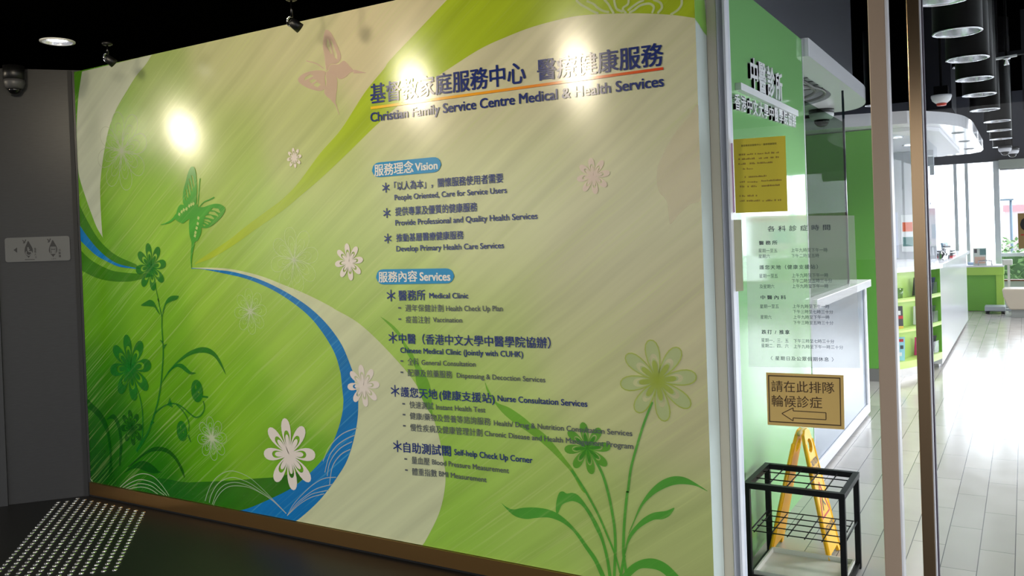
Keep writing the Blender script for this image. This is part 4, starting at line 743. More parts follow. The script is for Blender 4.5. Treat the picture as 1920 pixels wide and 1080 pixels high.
# queue sign
qs = sheet('queue_sign', [(-0.9582,1.0486),(-0.6459,1.0525),(-0.6486,0.8304),(-0.9585,0.8252)], mat('tan_board', (208,176,104), .55), 'tan queue sign with Chinese lettering and arrow on the glass above the umbrella rack', 'sign')
iq = mat('brown_ink', (74,52,24), .6)
g = Flat(gp(1)); O_ = [(-0.9504,1.0382),(-0.6582,1.0422),(-0.6608,0.8439),(-0.9519,0.8378)]; I_ = [(-0.9456,1.0334),(-0.6624,1.0377),(-0.6647,0.8484),(-0.9474,0.8426)]
for i in range(4): g.poly([O_[i], O_[(i+1) % 4], I_[(i+1) % 4], I_[i]])
g.done('sign_border', iq, qs)
for tx, pp in (('請在此排隊', [(-0.9377,0.9695),(-0.6832,0.9758),(-0.9362,1.0156)]), ('輪候診症', [(-0.9385,0.9064),(-0.7334,0.9115),(-0.937,0.9538)])): letter(Flat(gp(1)), tx, pp, .004).done('sign_lettering', iq, qs)
g = Flat(gp(1)); A = [(-0.8974,0.8779),(-0.8503,0.9051),(-0.8507,0.8926),(-0.7188,0.8942),(-0.7196,0.8654),(-0.8516,0.8626),(-0.852,0.8501)]
for i in range(7): g.stroke([A[i], A[(i+1) % 7]], .0035, smooth=False)
g.done('arrow_outline', iq, qs)
# sign at the right edge, on the sliding leaf
rs = MB().box(-.0205, .29, 3.6625, 3.6645, 1.552, 1.682).done('hanging_sign', mat('dark_tan_board', (158,134,84), .5)); tag(rs, 'dark tan sign on the sliding glass leaf at the right edge', 'sign')
g = Flat(lambda u, z: (u, 3.6615, z)); letter(g, 'C', [(-.0105,1.612), (.055,1.612), (-.0105,1.672)], .03, False); g.done('sign_letter', mat('sign_black', (20,20,20), .5), rs)
Flat(lambda u, z: (u, 3.6615, z)).poly([(-.012,1.600), (.2,1.600), (.2,1.605), (-.012,1.605)]).done('red_rule', mat('sign_red', (190,50,40), .5), rs)

# ================================================================ UMBRELLA RACK AND WET FLOOR SIGN
rack = thing('umbrella_rack', (-.9425, 4.185, 0), 'black metal umbrella rack standing behind the glass pane', 'umbrella rack')
blk = mat('black_enamel', (9,9,11), .45, spec=.2)
x0, x1, y0, y1 = -1.155, -.73, 4.0, 4.37
for x in (x0, x1):
    for y in (y0, y1): MB().box(x-.0125, x+.0125, y-.0125, y+.0125, .0, .4395).done('leg', blk, rack)
tf = MB()
tf.box(x0-.014, x1+.014, y0-.014, y0+.012, .44, .466).box(x0-.014, x1+.014, y1-.012, y1+.014, .44, .466).box(x0-.014, x0+.012, y0+.012, y1-.012, .44, .466).box(x1-.012, x1+.014, y0+.012, y1-.012, .44, .466)
tf.done('top_frame', blk, rack)
g = MB()
for j in (1, 2): y = y0+(y1-y0)*j/3; g.tube([(x0+.012,y,.456),(x1-.012,y,.456)], .003, 8)
for i in (1, 2, 3, 4): x = x0+(x1-x0)*i/5; g.tube([(x,y0+.012,.450),(x,y1-.012,.450)], .003, 8)
g.done('upper_grid', blk, rack)
g = MB()
for j in range(5): y = y0+.02+(y1-y0-.04)*j/4; g.tube([(x0+.013,y,.232),(x1-.013,y,.232)], .0028, 8)
for i in range(6): x = x0+.02+(x1-x0-.04)*i/5; g.tube([(x,y0+.02,.226),(x,y1-.02,.226)], .0028, 8)
g.tube([(x0,y0+.012,.229),(x0,y1-.012,.229)], .0035, 8).tube([(x1,y0+.012,.229),(x1,y1-.012,.229)], .0035, 8)
g.done('lower_grid', blk, rack)
g = MB(); g.box(x0+.013, x1-.013, y0-.008, y0+.006, .012, .03).box(x0+.013, x1-.013, y1-.006, y1+.008, .012, .03).box(x0-.008, x0+.006, y0+.013, y1-.013, .012, .03).box(x1-.006, x1+.008, y0+.013, y1-.013, .012, .03)
g.done('base_frame', blk, rack)
g = MB(); a = (x0+.014, x1-.014, y0+.014, y1-.014)
g.box(*a, .012, .022)
for bx in ((a[0], a[0]+.008, a[2], a[3]), (a[1]-.008, a[1], a[2], a[3]), (a[0]+.008, a[1]-.008, a[2], a[2]+.008), (a[0]+.008, a[1]-.008, a[3]-.008, a[3])): g.box(*bx, .022, .046)
g.done('drip_tray', mat('pale_stone_tray', (206,204,192), .5), rack)

wf = thing('wet_floor_sign', (-1.0, 4.5, 0), 'yellow folding wet floor sign standing behind the umbrella rack', 'floor sign')
ylw = mat('safety_yellow', (255,190,18), .4); ylw2 = mat('safety_yellow_pale', (236,190,70), .4)
def wf_panel(xf, xt, name):
    """one leaf of the A-frame, hand hole at the top, notched foot"""
    n0 = Vector((xt-xf, 0, .632)).normalized(); side = 1 if xf > xt else -1
    def P_(u, v, d=0.):   # u along the depth, v up the leaf (0..1)
        return Vector((xf+(xt-xf)*v, u, .632*v)) + Vector((n0.z*side, 0, -n0.x*side))*d
    C_ = 4.475; hw0, hw1 = .125, .075
    outl = [(C_-hw0, 0), (C_-hw0+.035, 0), (C_-hw0+.05, .055), (C_+hw0-.05, .055), (C_+hw0-.035, 0), (C_+hw0, 0), (C_+hw1, .9), (C_+hw1*.8, .97), (C_+hw1*.4, 1), (C_-hw1*.4, 1), (C_-hw1*.8, .97), (C_-hw1, .9)]
    hole = [(C_+.045*math.cos(R(a)), .87+.055*math.sin(R(a))) for a in range(0, 360, 30)]
    loops = [[Vector((u, v, 0)) for u, v in outl], [Vector((u, v, 0)) for u, v in hole]]; allp = outl+hole
    n = len(allp); vs = [P_(u, v, .008) for u, v in allp]+[P_(u, v, -.008) for u, v in allp]; fs = []
    for t in tessellate_polygon(loops): fs.append(tuple(t)); fs.append(tuple(n+i for i in reversed(t)))
    m_ = len(outl)
    for i in range(m_): j = (i+1) % m_; fs.append((i, j, n+j, n+i))
    for i in range(len(hole)): j = (i+1) % len(hole); fs.append((m_+i, n+m_+i, n+m_+j, m_+j))
    mb = MB(); mb.add(vs, fs); o = mb.done(name, ylw, wf)
    bm = bmesh.new(); bm.from_mesh(o.data); bmesh.ops.recalc_face_normals(bm, faces=bm.faces); bm.to_mesh(o.data); bm.free()
    e = MB()
    for sg in (-1, 1): e.tube([P_(C_+sg*(hw0-.004), .01, .004), P_(C_+sg*(hw1-.001), .9, .004)], .009, 8)
    e.done('edge_rib', ylw, o)
    def T3(d): return lambda s_, v: tuple(P_(C_+s_*side*1.0, v, d))
    return T3, o
for xf, xt in ((-.862, -.988), (-1.15, -1.012)):
    T3, pn = wf_panel(xf, xt, 'panel')
    g = Flat(T3(.0095)); letter(g, 'CAUTION', [(-.075,.715), (.075,.715), (-.075,.765)], .03, False); g.done('panel_lettering', mat('sign_dark_ink', (96,84,60), .5), pn)
    g = Flat(T3(.0095)); letter(g, '小心地滑', [(-.085,.63), (.085,.63), (-.085,.70)], .01); g.done('panel_lettering', mat('sign_dark_ink'), pn)
    g = Flat(T3(.0095)); tr = [(-.085,.33), (.085,.33), (0,.58)]
    for i in range(3): g.stroke([tr[i], tr[(i+1) % 3]], .014, smooth=False)
    g.done('warning_triangle', mat('warning_red', (196,60,60), .5), pn)
    g = Flat(T3(.0098)); g.stroke([(0,.5), (-.01,.44), (.03,.39)], .014, smooth=False); g.stroke([(-.01,.44), (-.03,.37)], .012, smooth=False); g.done('slip_figure', mat('sign_dark_ink'), pn)
    g = Flat(T3(.0095)); letter(g, 'WET FLOOR', [(-.095,.2), (.095,.2), (-.095,.26)], .02, False); g.done('panel_lettering', mat('sign_dark_ink'), pn)
MB().tube([(-1.0,4.405,.622),(-1.0,4.545,.622)], .012, 12).done('hinge', mat('pale_hinge', (226,200,130), .4), wf)
# ================================================================ CLINIC: walls and shell
GX = -1.22
g_wall = mat('green_back_painted_glass', (138,196,126), .05, spec=.7); g_wall2 = mat('green_wall_panel', (104,176,70), .12, spec=.5)
white = mat('white_paint', (226,227,232), .45); white_g = mat('white_gloss', (232,233,238), .15); grey_l = mat('light_grey_panel', (176,180,188), .3)
slate_w = mat('slate_wall_paint', (58,60,70), .7); m_void = mat('ceiling_void_black', (10,10,12), .8, spec=.1)
structure('wall_clinic', MB().box(GX-.12, GX, 3.75, 5.79, 0, 2.895), g_wall)['label'] = 'glossy green wall carrying white raised lettering'
structure('wall_bulkhead', MB().box(GX-.16, GX-.04, 3.75, 8.0, 2.9055, 4.199), slate_w)
structure('wall_reception', MB().box(-4.39, -1.2, 9.8, 9.9, .135, 2.69), g_wall2)
structure('baseboard_reception', MB().box(-4.39, -1.2, 9.79, 9.9, 0, .134), steel)
structure('trim_6', MB().box(GX-.121, GX+.004, 5.7905, 5.802, 0, 2.895), white)['label'] = 'white end strip of the green lettered wall'
structure('wall_side', MB().box(-4.4-.1, -4.4, 3.73, 19.3, 0, 4.2), white)
wr = MB(); wr.box(4.2, 4.35, 3.6, 19.3, 2.85, 4.2).box(4.2, 4.35, 3.6, 19.3, 0, .4)
for k in range(8): y = 3.6+k*2.2; wr.box(4.2, 4.35, y, y+.12, .4, 2.85)
structure('wall_right', wr, mat('window_frame_white', (216,222,224), .4))
for k in range(7): structure('window_%d' % (k+3), MB().box(4.27, 4.276, 3.72+k*2.2, 3.6+(k+1)*2.2, .4, 2.85), clear)
wf_ = MB(); wf_.box(-4.4, 4.35, 19.3, 19.45, 2.86, 4.2)
structure('wall_far', wf_, slate_w)
wd_ = MB(); wd_.box(-4.4, 4.35, 19.3, 19.45, 0, .52)
for x in (-4.4, -3.3, -2.2, -1.2, -1.0): wd_.box(x, x+.06, 19.3, 19.45, .52, 2.86)
wd_.box(-.50, -.40, 19.2, 19.45, 0, 2.86).box(.62, .7, 19.3, 19.45, .52, 2.86).box(1.9, 1.98, 19.3, 19.45, .52, 2.86).box(3.1, 3.18, 19.3, 19.45, .52, 2.86)
wd_.box(-.40, .62, 19.33, 19.42, .98, 1.05)
structure('wall_window_frames', wd_, MATS['window_frame_white'])
structure('sill_far', MB().box(-.39, 4.3, 19.12, 19.3, .51, .54), mat('brown_sill', (120,70,44), .4))
structure('window_10', MB().box(-4.34, -.5, 19.37, 19.376, .52, 2.86), clear)
structure('window_11', MB().box(-.40, 4.3, 19.37, 19.376, .52, 2.86), clear)
bl = MB().box(-.40, 1.2, 19.15, 19.29, 2.70, 2.87).done('roller_blind', mat('pale_blind_box', (176,182,170), .5)); tag(bl, 'pale grey green roller blind box over the right far window', 'blind')
MB().tube([(-.39,19.22,2.685),(1.19,19.22,2.685)], .02, 10).done('bottom_rail', alu, bl)
structure('ground', MB().box(-30, 4.35, 19.46, 60, -.3, -.05), mat('pale_bounce_paving'))

# ---- raised lettering
wlx = lambda y, z: (GX+.014, y, z)
sg = thing('wall_lettering', (GX, 4.9, 2.35), 'white raised Chinese lettering with a bar on the glossy green wall', 'lettering')
wl_m = mat('white_acrylic', (232,234,236), .3)
def solid(o, t):
    md = o.modifiers.new('thickness', 'SOLIDIFY'); md.thickness = t; md.offset = -1
for ch, pp in zip('中醫診所', ([(4.4893,2.4065),(4.628,2.4119),(4.5081,2.5638)], [(4.6489,2.4035),(4.7986,2.4075),(4.6695,2.5705)], [(4.8315,2.4093),(4.9921,2.4167),(4.8518,2.5696)], [(5.0165,2.4122),(5.172,2.4187),(5.0369,2.5684)])):
    f = Flat(wlx); letter(f, ch, pp, .025); solid(f.done('letter', wl_m, sg), .0135)
bp = [(4.245,2.3761),(5.5003,2.3862)]
MB().box(GX+.0005, GX+.03, bp[0][0], bp[1][0], bp[0][1]-.018, bp[0][1]+.018).done('bar', wl_m, sg)
a, b, c = [(4.185,2.2584),(5.5198,2.2931),(4.1937,2.3354)]
for i, ch in enumerate('香港中文大學中醫學院協辦'):
    t0, t1 = i/12, (i+.82)/12
    f = Flat(wlx); letter(f, ch, [(a[0]+(b[0]-a[0])*t0, a[1]+(b[1]-a[1])*t0), (a[0]+(b[0]-a[0])*t1, a[1]+(b[1]-a[1])*t1), (a[0]+(b[0]-a[0])*t0, c[1]+(b[1]-a[1])*t0)], .02); solid(f.done('small_letter', wl_m, sg), .0135)

# ---- canopy over the near counter
can = thing('canopy', (-1.8, 7.0, 2.785), 'white rounded canopy projecting beside the green lettered wall', 'canopy')
def arc(cx, cy, r, a0, a1, n=10, ry=None): return [(cx+r*math.cos(R(a0+(a1-a0)*k/n)), cy+(ry or r)*math.sin(R(a0+(a1-a0)*k/n))) for k in range(n+1)]
outer = [(-3.2,5.806), (-1.20,5.806), (-1.182,5.816), (-1.18,5.84)]+arc(-1.50,8.0,.32,0,90,16,.80)+[(-3.2,8.80)]
inner = [(-3.2,5.93), (-1.40,5.93), (-1.37,5.94), (-1.36,5.97)]+arc(-2.0,7.45,.64,0,90,16,.75)+[(-3.2,8.2)]
def ring(outer, inner, z0, z1):
    n = len(outer); mb = MB()      # two outlines with the same count of points, bridged
    vs = [(x,y,z) for z in (z0, z1) for loop in (outer, inner) for x,y in loop]; fs = []
    for i in range(n):
        j = (i+1) % n
        fs += [(i, n+i, n+j, j), (2*n+i, 2*n+j, 3*n+j, 3*n+i), (i, j, 2*n+j, 2*n+i), (n+j, n+i, 3*n+i, 3*n+j)]
    return mb.add(vs, fs)
ring(outer, inner, 2.785, 2.905).done('fascia', white_g, can)
sl = MB(); sl.prism([(x-.001, y) for x, y in inner], 2.868, 2.88); sl.done('recess_panel', mat('recess_grey', (168,172,176), .5), can)
g = MB()
for k in range(9): g.box(-3.0, -1.42, 6.1+k*.2, 6.112+k*.2, 2.862, 2.868)
g.done('louvre_lines', mat('louvre_dark', (86,84,84), .6), can)
for rr_, zz in ((.60, 2.80), (.52, 2.822)):
    p3 = [(x, y, zz) for x, y in arc(-2.0,7.42,rr_,-20,90,16,rr_*1.15)]; p3 = [(-2.0+rr_*.95,6.2,zz)]+p3
    MB().tube(p3, .012, 8).done('curtain_track', mat('track_grey', (120,118,120), .4), can)
dome_camera('dome_camera', (-1.6292,8.5124,2.7849), .10, 'pale grey dome camera under the near white canopy behind the glass screen', mat('pale_camera_body', (196,198,200), .4), mount=.03)

for x, y, nm in ((-1.75,6.6,'nearer'), (-2.3,7.6,'farther')):  # extra lamps added to brighten the dark room under the canopy
    t = thing('canopy_downlight', (x, y, 2.8675), 'small downlight added as fill in the recess of the near canopy, '+nm+' one', 'downlight', 'added fill downlights in the near canopy')
    MB().lathe((x,y,2.8675), [(.05,0),(.066,0),(.066,-.005),(.05,-.007)], 24, caps=False).done('trim_ring', mat('white_trim_ring'), t)
    MB().lathe((x,y,2.867), [(.0004,-.002),(.049,-.002),(.049,-.004),(.0004,-.004)], 24, caps=False).done('lamp', lamp_w, t)
    spot_light('canopy_lamp', (x, y, 2.84), (x, y, 0), 110, 150, (1,.98,.95), None, .06)
# ---- counter below the canopy
ct = thing('service_counter', (-1.35, 6.9, 0), 'grey counter with white frame and ledge beside the green lettered wall', 'counter')
MB().box(-1.8, GX-.006, 5.81, 8.06, .002, 1.125).done('front_panel', mat('counter_grey_gloss', (150,160,172), .12), ct)
fb = MB(); fb.box(GX-.005, GX+.012, 5.81, 8.06, .02, .10).box(GX-.005, GX+.012, 7.97, 8.06, .101, 1.12); fb.done('frame', white_g, ct, bevel=.004)
MB().box(-1.78, GX+.045, 5.81, 8.10, 1.127, 1.19).done('ledge', white_g, ct, bevel=.004)
gs = structure('window_12', MB().box(-1.262, -1.25, 5.81, 7.45, 1.192, 2.52), glass_mat('tinted_screen_glass', (196,210,198), .06)); gs['label'] = 'glass screen standing on the near counter'
structure('glass_edge', MB().box(-1.264, -1.248, 7.4505, 7.47, 1.192, 2.784), mat('dark_glass_edge', (20,34,40), .1), parent=gs)

# ---- reception island
PATH = spline([(-1.30,9.79), (-1.176,9.98), (-1.07,10.19), (-.982,10.417), (-.905,10.67), (-.846,10.943)], 5)
def inset(path, d):
    out = []
    for i, p in enumerate(path):
        a = Vector(path[max(i-1,0)]); b = Vector(path[min(i+1,len(path)-1)]); t = (b-a).normalized(); out.append((p[0]-t.y*d, p[1]+t.x*d))
    return out
isl = thing('reception_counter', (-1.4, 13, 0), 'long white reception counter with a curved green brochure end', 'counter')
lime = mat('lime_green_panel', (166,200,96), .35); lime_p = mat('pale_lime_lip', (190,214,126), .35); green_d = mat('deep_green_panel', (104,166,52), .35)
back = inset(PATH, .17)
MB().prism(back+[(-1.0,10.95), (-1.6,10.95), (-1.6,10.2)], .11, 1.152).done('back_panel', lime, isl)
for nm, z0, z1 in (('shelf', .83, .858), ('shelf', .503, .531), ('bottom_shelf', .112, .186)):
    MB().prism(PATH+list(reversed(inset(PATH, .168))), z0, z1).done(nm, lime_p, isl)
for nm, z0 in (('shelf_lip', .860), ('shelf_lip', .533)):
    MB().wall_strip(inset(PATH, .002), z0, z0+.012, .012).done(nm, lime, isl)
MB().prism(inset(PATH, .10)+[(-1.0,10.94), (-1.5,10.94), (-1.5,10.2)], 0, .109).done('plinth', steel, isl)
MB().box(-1.03, -.848, 10.944, 10.968, .112, 1.152).done('end_panel', green_d, isl)
MB().box(-1.6, -.85, 10.97, 16.2, .04, 1.152).done('front_panel', white_g, isl, bevel=.004)
MB().box(-1.56, -.89, 10.99, 16.16, 0, .038).done('plinth', steel, isl)
MB().prism(inset(PATH, -.03)+[(-.80,11.2), (-.80,16.25), (-1.75,16.25), (-1.75,10.1)], 1.154, 1.20).done('worktop', white_g, isl)
GP = inset(PATH, .10)[2:]
rg = structure('window_13', MB().wall_strip(GP+[(-.95,11.3), (-.95,12.4)], 1.202, 2.655, .01), glass_mat('curved_screen_glass', (246,248,250), .4)); rg['label'] = 'curved glass screen on the reception counter'
structure('wall_inner', MB().box(-3.6, -1.02, 12.7, 12.8, 0, 2.655), mat('pale_grey_wall', (196,198,206), .5))
structure('trim_7', MB().box(-2.2, -2.19, 12.688, 12.699, 1.2, 2.655), grey_l)['label'] = 'joint strip on the pale inner wall'
# canopy over the reception
can2 = thing('canopy', (-2, 12, 2.66), 'large white curved canopy over the reception counter', 'canopy')
o2 = [(-4.38,9.35), (-1.6,9.42)]+spline([(-1.0,9.6), (-.83,9.8), (-.65,10.13), (-.53,10.6), (-.48,11.3)], 4)+[(-.474,13.9), (-.52,14.3), (-.67,14.55), (-.9,14.62), (-4.38,14.62)]
MB().prism(o2, 2.70, 2.83).done('fascia', white_g, can2)
i2 = [(-4.36,9.92)]+spline([(-1.25,9.92), (-1.0,9.96), (-.86,10.05), (-.76,10.3)], 4)+[(-.755,13.6), (-1.0,14.1), (-4.36,14.2)]
MB().prism(i2, 2.657, 2.699).done('soffit_step', white, can2)
for i, (p, lit) in enumerate((((-0.6281,11.0632,2.699), 0), ((-0.6278,12.2749,2.699), 0), ((-0.6369,13.5565,2.699), 0), ((-1.1984,10.4983,2.655), 1), ((-1.2115,11.6511,2.655), 1))):
    t = thing('canopy_downlight', p, ['small dark downlight in the reception canopy edge, nearest the entrance', 'small dark downlight in the reception canopy edge, second from the entrance', 'small dark downlight in the reception canopy edge, farthest from the entrance', 'lit downlight inside the reception canopy behind the glass door post', 'lit downlight inside the reception canopy farther from the entrance'][i], 'downlight', 'downlights in the reception canopy')
    MB().lathe((p[0],p[1],p[2]-.0005), [(.05,0),(.066,0),(.066,-.005),(.05,-.007)], 24, caps=False).done('trim_ring', grey_l, t)
    MB().lathe((p[0],p[1],p[2]-.001), [(.0004,-.002),(.049,-.002),(.049,-.004),(.0004,-.004)], 24, caps=False).done('lamp', lamp_w if lit else mat('dark_lamp', (60,60,64), .3), t)
    if lit: spot_light('canopy_lamp', (p[0], p[1], p[2]-.03), (p[0], p[1], 0), 60, 150, (1,.98,.95), None, .05)
# ---- things on and in the reception counter
def box_thing(name, c, d, rz, m, label, cat, group=None, tilt=0., band=None):
    """an upright printed board or booklet; its printed band is a part"""
    t = thing(name, c, label, cat, group); cx, cy, cz = c; w_, th, h = d
    ax = Vector((math.cos(R(rz)), math.sin(R(rz)), 0)); ay0 = Vector((-ax.y, ax.x, 0)); az = (Vector((0,0,1))*math.cos(R(tilt))+ay0*math.sin(R(tilt))).normalized(); ay = az.cross(ax)
    cc = Vector(c)+az*h/2+ay0*(th/2)*0
    MB().obox(cc+Vector((0,0,.001)), ax, ay, az, w_/2, th/2, h/2).done('cover', m, t); cv = t.children[0]
    for (v0, v1, u0, u1, bm_) in band or ():
        MB().obox(cc-ay*(th/2+.0012)+az*((v0+v1)/2-.5)*h+ax*((u0+u1)/2-.5)*w_+Vector((0,0,.001)), ax, ay, az, (u1-u0)/2*w_, .001, (v1-v0)/2*h).done('printed_panel', bm_, cv)
    return t
M_ = lambda n, c: mat('print_'+n, c, .4)
blue_l, navy_p, red_p, dk_p, teal_p, pink_p, yel_p, wh_p, grn_p, sky_p, red_d = M_('light_blue',(120,180,220)), M_('navy',(40,60,92)), M_('red',(190,54,60)), M_('dark_grey',(70,70,76)), M_('teal',(90,130,130)), M_('magenta',(190,50,110)), M_('yellow',(226,190,90)), M_('white',(226,228,232)), M_('dark_green',(62,92,60)), M_('sky',(150,205,226)), M_('orange_dot',(214,96,60))
pS = lambda i, d: Vector((*inset(PATH, d)[i], 0))
# left bay of the shelves (between the two door posts)
box_thing('display_box', (*pS(4,.085)[:2], .859), (.10,.03,.25), 28, blue_l, 'light blue printed box standing on the top green brochure shelf', 'box', band=[(.5,.75,.2,.7,red_d), (.1,.3,.2,.8,sky_p)])
box_thing('book', (*pS(6,.085)[:2], .532), (.16,.025,.25), 28, dk_p, 'dark book with red band and yellow foot on the middle green brochure shelf', 'book', tilt=2, band=[(.45,.58,0,1,red_p), (0,.14,0,1,yel_p), (.62,.8,.15,.85,wh_p)])
box_thing('book', (*pS(4,.09)[:2], .187), (.08,.03,.25), 28, teal_p, 'teal booklet on the bottom green brochure shelf left of the pale blue pamphlet', 'book')
box_thing('pamphlet', (*pS(7,.08)[:2], .187), (.11,.012,.26), 28, sky_p, 'pale blue pamphlet with round pictures on the bottom green brochure shelf', 'pamphlet', tilt=-4, band=[(.8,.92,.15,.85,red_p), (.5,.65,.15,.45,red_d), (.5,.65,.55,.85,dk_p), (.2,.35,.3,.7,wh_p)])
t = thing('clear_cup', (*pS(7,.06)[:2], .859), 'clear plastic holder beside the light blue box on the top brochure shelf', 'holder')
MB().lathe((*pS(7,.06)[:2], .8592), [(.035,0),(.042,.12),(.039,.12),(.033,.004)], 20).done('tumbler', glass_mat('clear_plastic', (226,232,230)), t)
# right bay: leaflets in clear pockets, one row on each shelf
rows = [(.859, [(dk_p,-14,'black'), (wh_p,-20,'white'), (navy_p,-26,'navy blue')], 'top'), (.532, [(wh_p,-4,'white'), (navy_p,-8,'dark blue'), (grn_p,-22,'dark green')], 'middle'), (.187, [(pink_p,-10,'magenta'), (wh_p,-18,'white'), (dk_p,-22,'black')], 'bottom')]
for z, ls, nm in rows:
    for j, (m_, ti, cn) in enumerate(ls):
        i = 17+j*3; p = pS(i, .112)
        box_thing('leaflet', (p.x, p.y, z+.0055), (.10,.008,.21), 28, m_, cn+' leaflet leaning in the clear pocket of the '+nm+' brochure shelf', 'leaflet', 'leaflets on the curved brochure shelves', tilt=ti)
    mb = MB(); pk_ = inset(PATH, .020)[15:25]; mb.wall_strip(pk_, z+.001, z+.14, .003)
    o = mb.done('leaflet_pocket', glass_mat('clear_plastic')); tag(o, 'clear plastic leaflet pocket on the '+nm+' green brochure shelf', 'pocket')
# on the worktop
wz = 1.2005
box_thing('standing_card', (*pS(4,.26)[:2], wz), (.14,.02,.30), 55, blue_l, 'light blue standing card with orange dots on the worktop by the door post', 'card', tilt=8, band=[(.65,.8,.25,.5,red_d), (.3,.42,.5,.75,red_d), (.1,.2,.2,.5,sky_p)])
p = pS(9,.34); t = thing('yellow_cushion_box', (p.x, p.y, wz), 'rounded yellow tissue case lying on the worktop behind the glass', 'case')
MB().lathe((p.x,p.y,wz), [(.11,0),(.13,.03),(.12,.07),(.06,.09),(.0005,.092)], 24).done('case_body', yel_p, t); MB().box(p.x-.05,p.x+.05,p.y-.004,p.y+.004,.0905+wz,.0935+wz).done('slot', dk_p, t)
for (px, py, label, h) in ((-.86,11.45,'small chrome bottle on the reception worktop, nearest the door post',.17), (-.86,11.8,'small chrome bottle on the reception worktop, farther from the door post',.15)):
    t = thing('pump_bottle', (px,py,wz), label, 'bottle', 'chrome bottles on the reception worktop')
    MB().lathe((px,py,wz), [(.036,0),(.04,.02),(.04,h*.6),(.016,h*.75),(.016,h*.8)], 20).done('bottle_body', chrome, t)
    MB().tube([(px,py,wz+h*.8),(px,py,wz+h),(px+.04,py-.01,wz+h)], .007, 8).done('pump', chrome, t)
box_thing('card_holder', (-.89,12.4,wz+.004), (.16,.03,.17), 70, dk_p, 'dark card holder on the reception worktop behind the chrome bottles', 'holder', tilt=-8, band=[(.3,.9,.1,.9,wh_p)])
t = thing('document_tray', (-1.0,13.2,wz), 'stack of dark document trays far along the reception worktop', 'tray')
for k, (m_, dz) in enumerate(((red_p,.0), (dk_p,.035), (dk_p,.075))): MB().box(-1.18,-.84,12.9,13.5,wz+dz+.001,wz+dz+.02).done('tray_level', m_, t)
box_thing('desk_calendar', (-.98,13.9,wz), (.2,.03,.19), 75, M_('blue_grey',(120,150,170)), 'blue grey desk calendar standing beyond the document trays', 'calendar', tilt=10, band=[(.2,.9,.08,.5,dk_p)])
# posters on the pale inner wall
for i, (x, z, w_, h, m_, bb) in enumerate(((-1.93,1.24,.28,.5,wh_p,[(.72,.86,.15,.8,red_p), (.4,.6,.1,.45,blue_l), (.4,.6,.55,.9,navy_p)]), (-1.60,1.22,.24,.62,M_('pale_lilac',(200,204,226)),[(.8,.9,.2,.8,navy_p), (.45,.7,.15,.55,red_p), (.1,.3,.2,.8,blue_l)]), (-1.36,1.30,.16,.5,wh_p,[(.55,.8,.1,.9,red_d), (.15,.4,.1,.9,teal_p)]))):
    box_thing('poster', (x,12.694,z), (w_,.008,h), 0, m_, ['white poster with blue pictures on the pale inner wall, left one', 'lilac poster with red and blue pictures on the pale inner wall, middle one', 'narrow white poster on the pale inner wall, right one'][i], 'poster', 'posters behind the reception glass', band=bb)

# ---- green desk, scale, bench at the far end
dk = thing('desk', (-.65, 18.5, 0), 'green desk under the far windows', 'desk')
MB().box(-1.0, -.345, 18.2, 18.9, .83, .86).done('desk_top', white, dk)
MB().box(-.99, -.35, 18.21, 18.88, .68, .829).done('apron', mat('pale_green_apron', (160,200,80), .35), dk)
MB().box(-.97, -.48, 18.26, 18.85, .005, .678).done('front_panel', green_d, dk)
MB().box(-.479, -.36, 18.24, 18.87, .005, .678).done('side_panel', mat('pale_green_apron'), dk)
box_thing('brochure_stand', (-.74,18.4,.8605), (.22,.03,.33), 4, M_('pale_print',(206,214,206)), 'pale brochure stand with dark pictures on the green desk', 'stand', tilt=-10, band=[(.72,.95,.08,.3,dk_p), (.6,.95,.5,.95,teal_p), (.1,.5,.1,.9,M_('skin_tint',(214,180,160)))])
t = tag(MB().tube([(-.76,18.28,.861),(-.76,18.28,.94),(-.62,18.28,.95),(-.54,18.28,.94),(-.54,18.28,.861)], .012, 10).done('rail', chrome), 'small bent chrome rail on the green desk in front of the brochure stand', 'rail')
box_thing('paper_stack', (-.90,18.62,.8605), (.10,.16,.05), 0, M_('pale_blue',(176,196,222)), 'pale blue paper stack on the left of the green desk', 'papers')
sc = thing('weighing_scale', (-.42, 17.9, 0), 'grey weighing scale with platform and tall column by the bench', 'scale')
MB().box(-.66, -.33, 17.72, 18.12, .05, .135).done('platform', mat('scale_grey', (168,176,182), .4), sc, bevel=.008)
for x in (-.62,-.37):
    for y in (17.76,18.08): MB().lathe((x,y,.001), [(.03,0),(.03,.048)], 12).done('foot', m_rubber, sc)
MB().box(-.285, -.245, 17.8, 17.84, .02, .88).done('column', mat('scale_cream', (206,208,198), .4), sc); MB().box(-.329, -.23, 17.78, 17.86, .05, .09).done('column_foot', MATS['scale_grey'], sc)
MB().box(-.36, -.20, 17.72, 17.86, .881, .985).done('display_head', mat('scale_cream'), sc, bevel=.012)
bn = thing('bench', (.1, 17.3, 0), 'beige padded bench at the right edge near the far windows', 'bench')
prof = [(-.36,.47), (-.345,.5), (.6,.5), (.6,.14), (-.25,.14), (-.30,.22), (-.345,.36)]
mb = MB(); nn = len(prof); vs = [(x,17.05,z) for x,z in prof]+[(x,17.55,z) for x,z in prof]
mb.add(vs, [tuple(range(nn-1,-1,-1)), tuple(range(nn,2*nn))]+[(i,(i+1)%nn,nn+(i+1)%nn,nn+i) for i in range(nn)])
o = mb.done('seat', mat('beige_vinyl', (190,178,158), .4), bn, bevel=.02)
bm = bmesh.new(); bm.from_mesh(o.data); bmesh.ops.recalc_face_normals(bm, faces=bm.faces); bm.to_mesh(o.data); bm.free()
MB().box(-.23, .58, 17.1, 17.5, .001, .138).done('base', mat('bench_base_grey', (150,152,146), .5), bn)

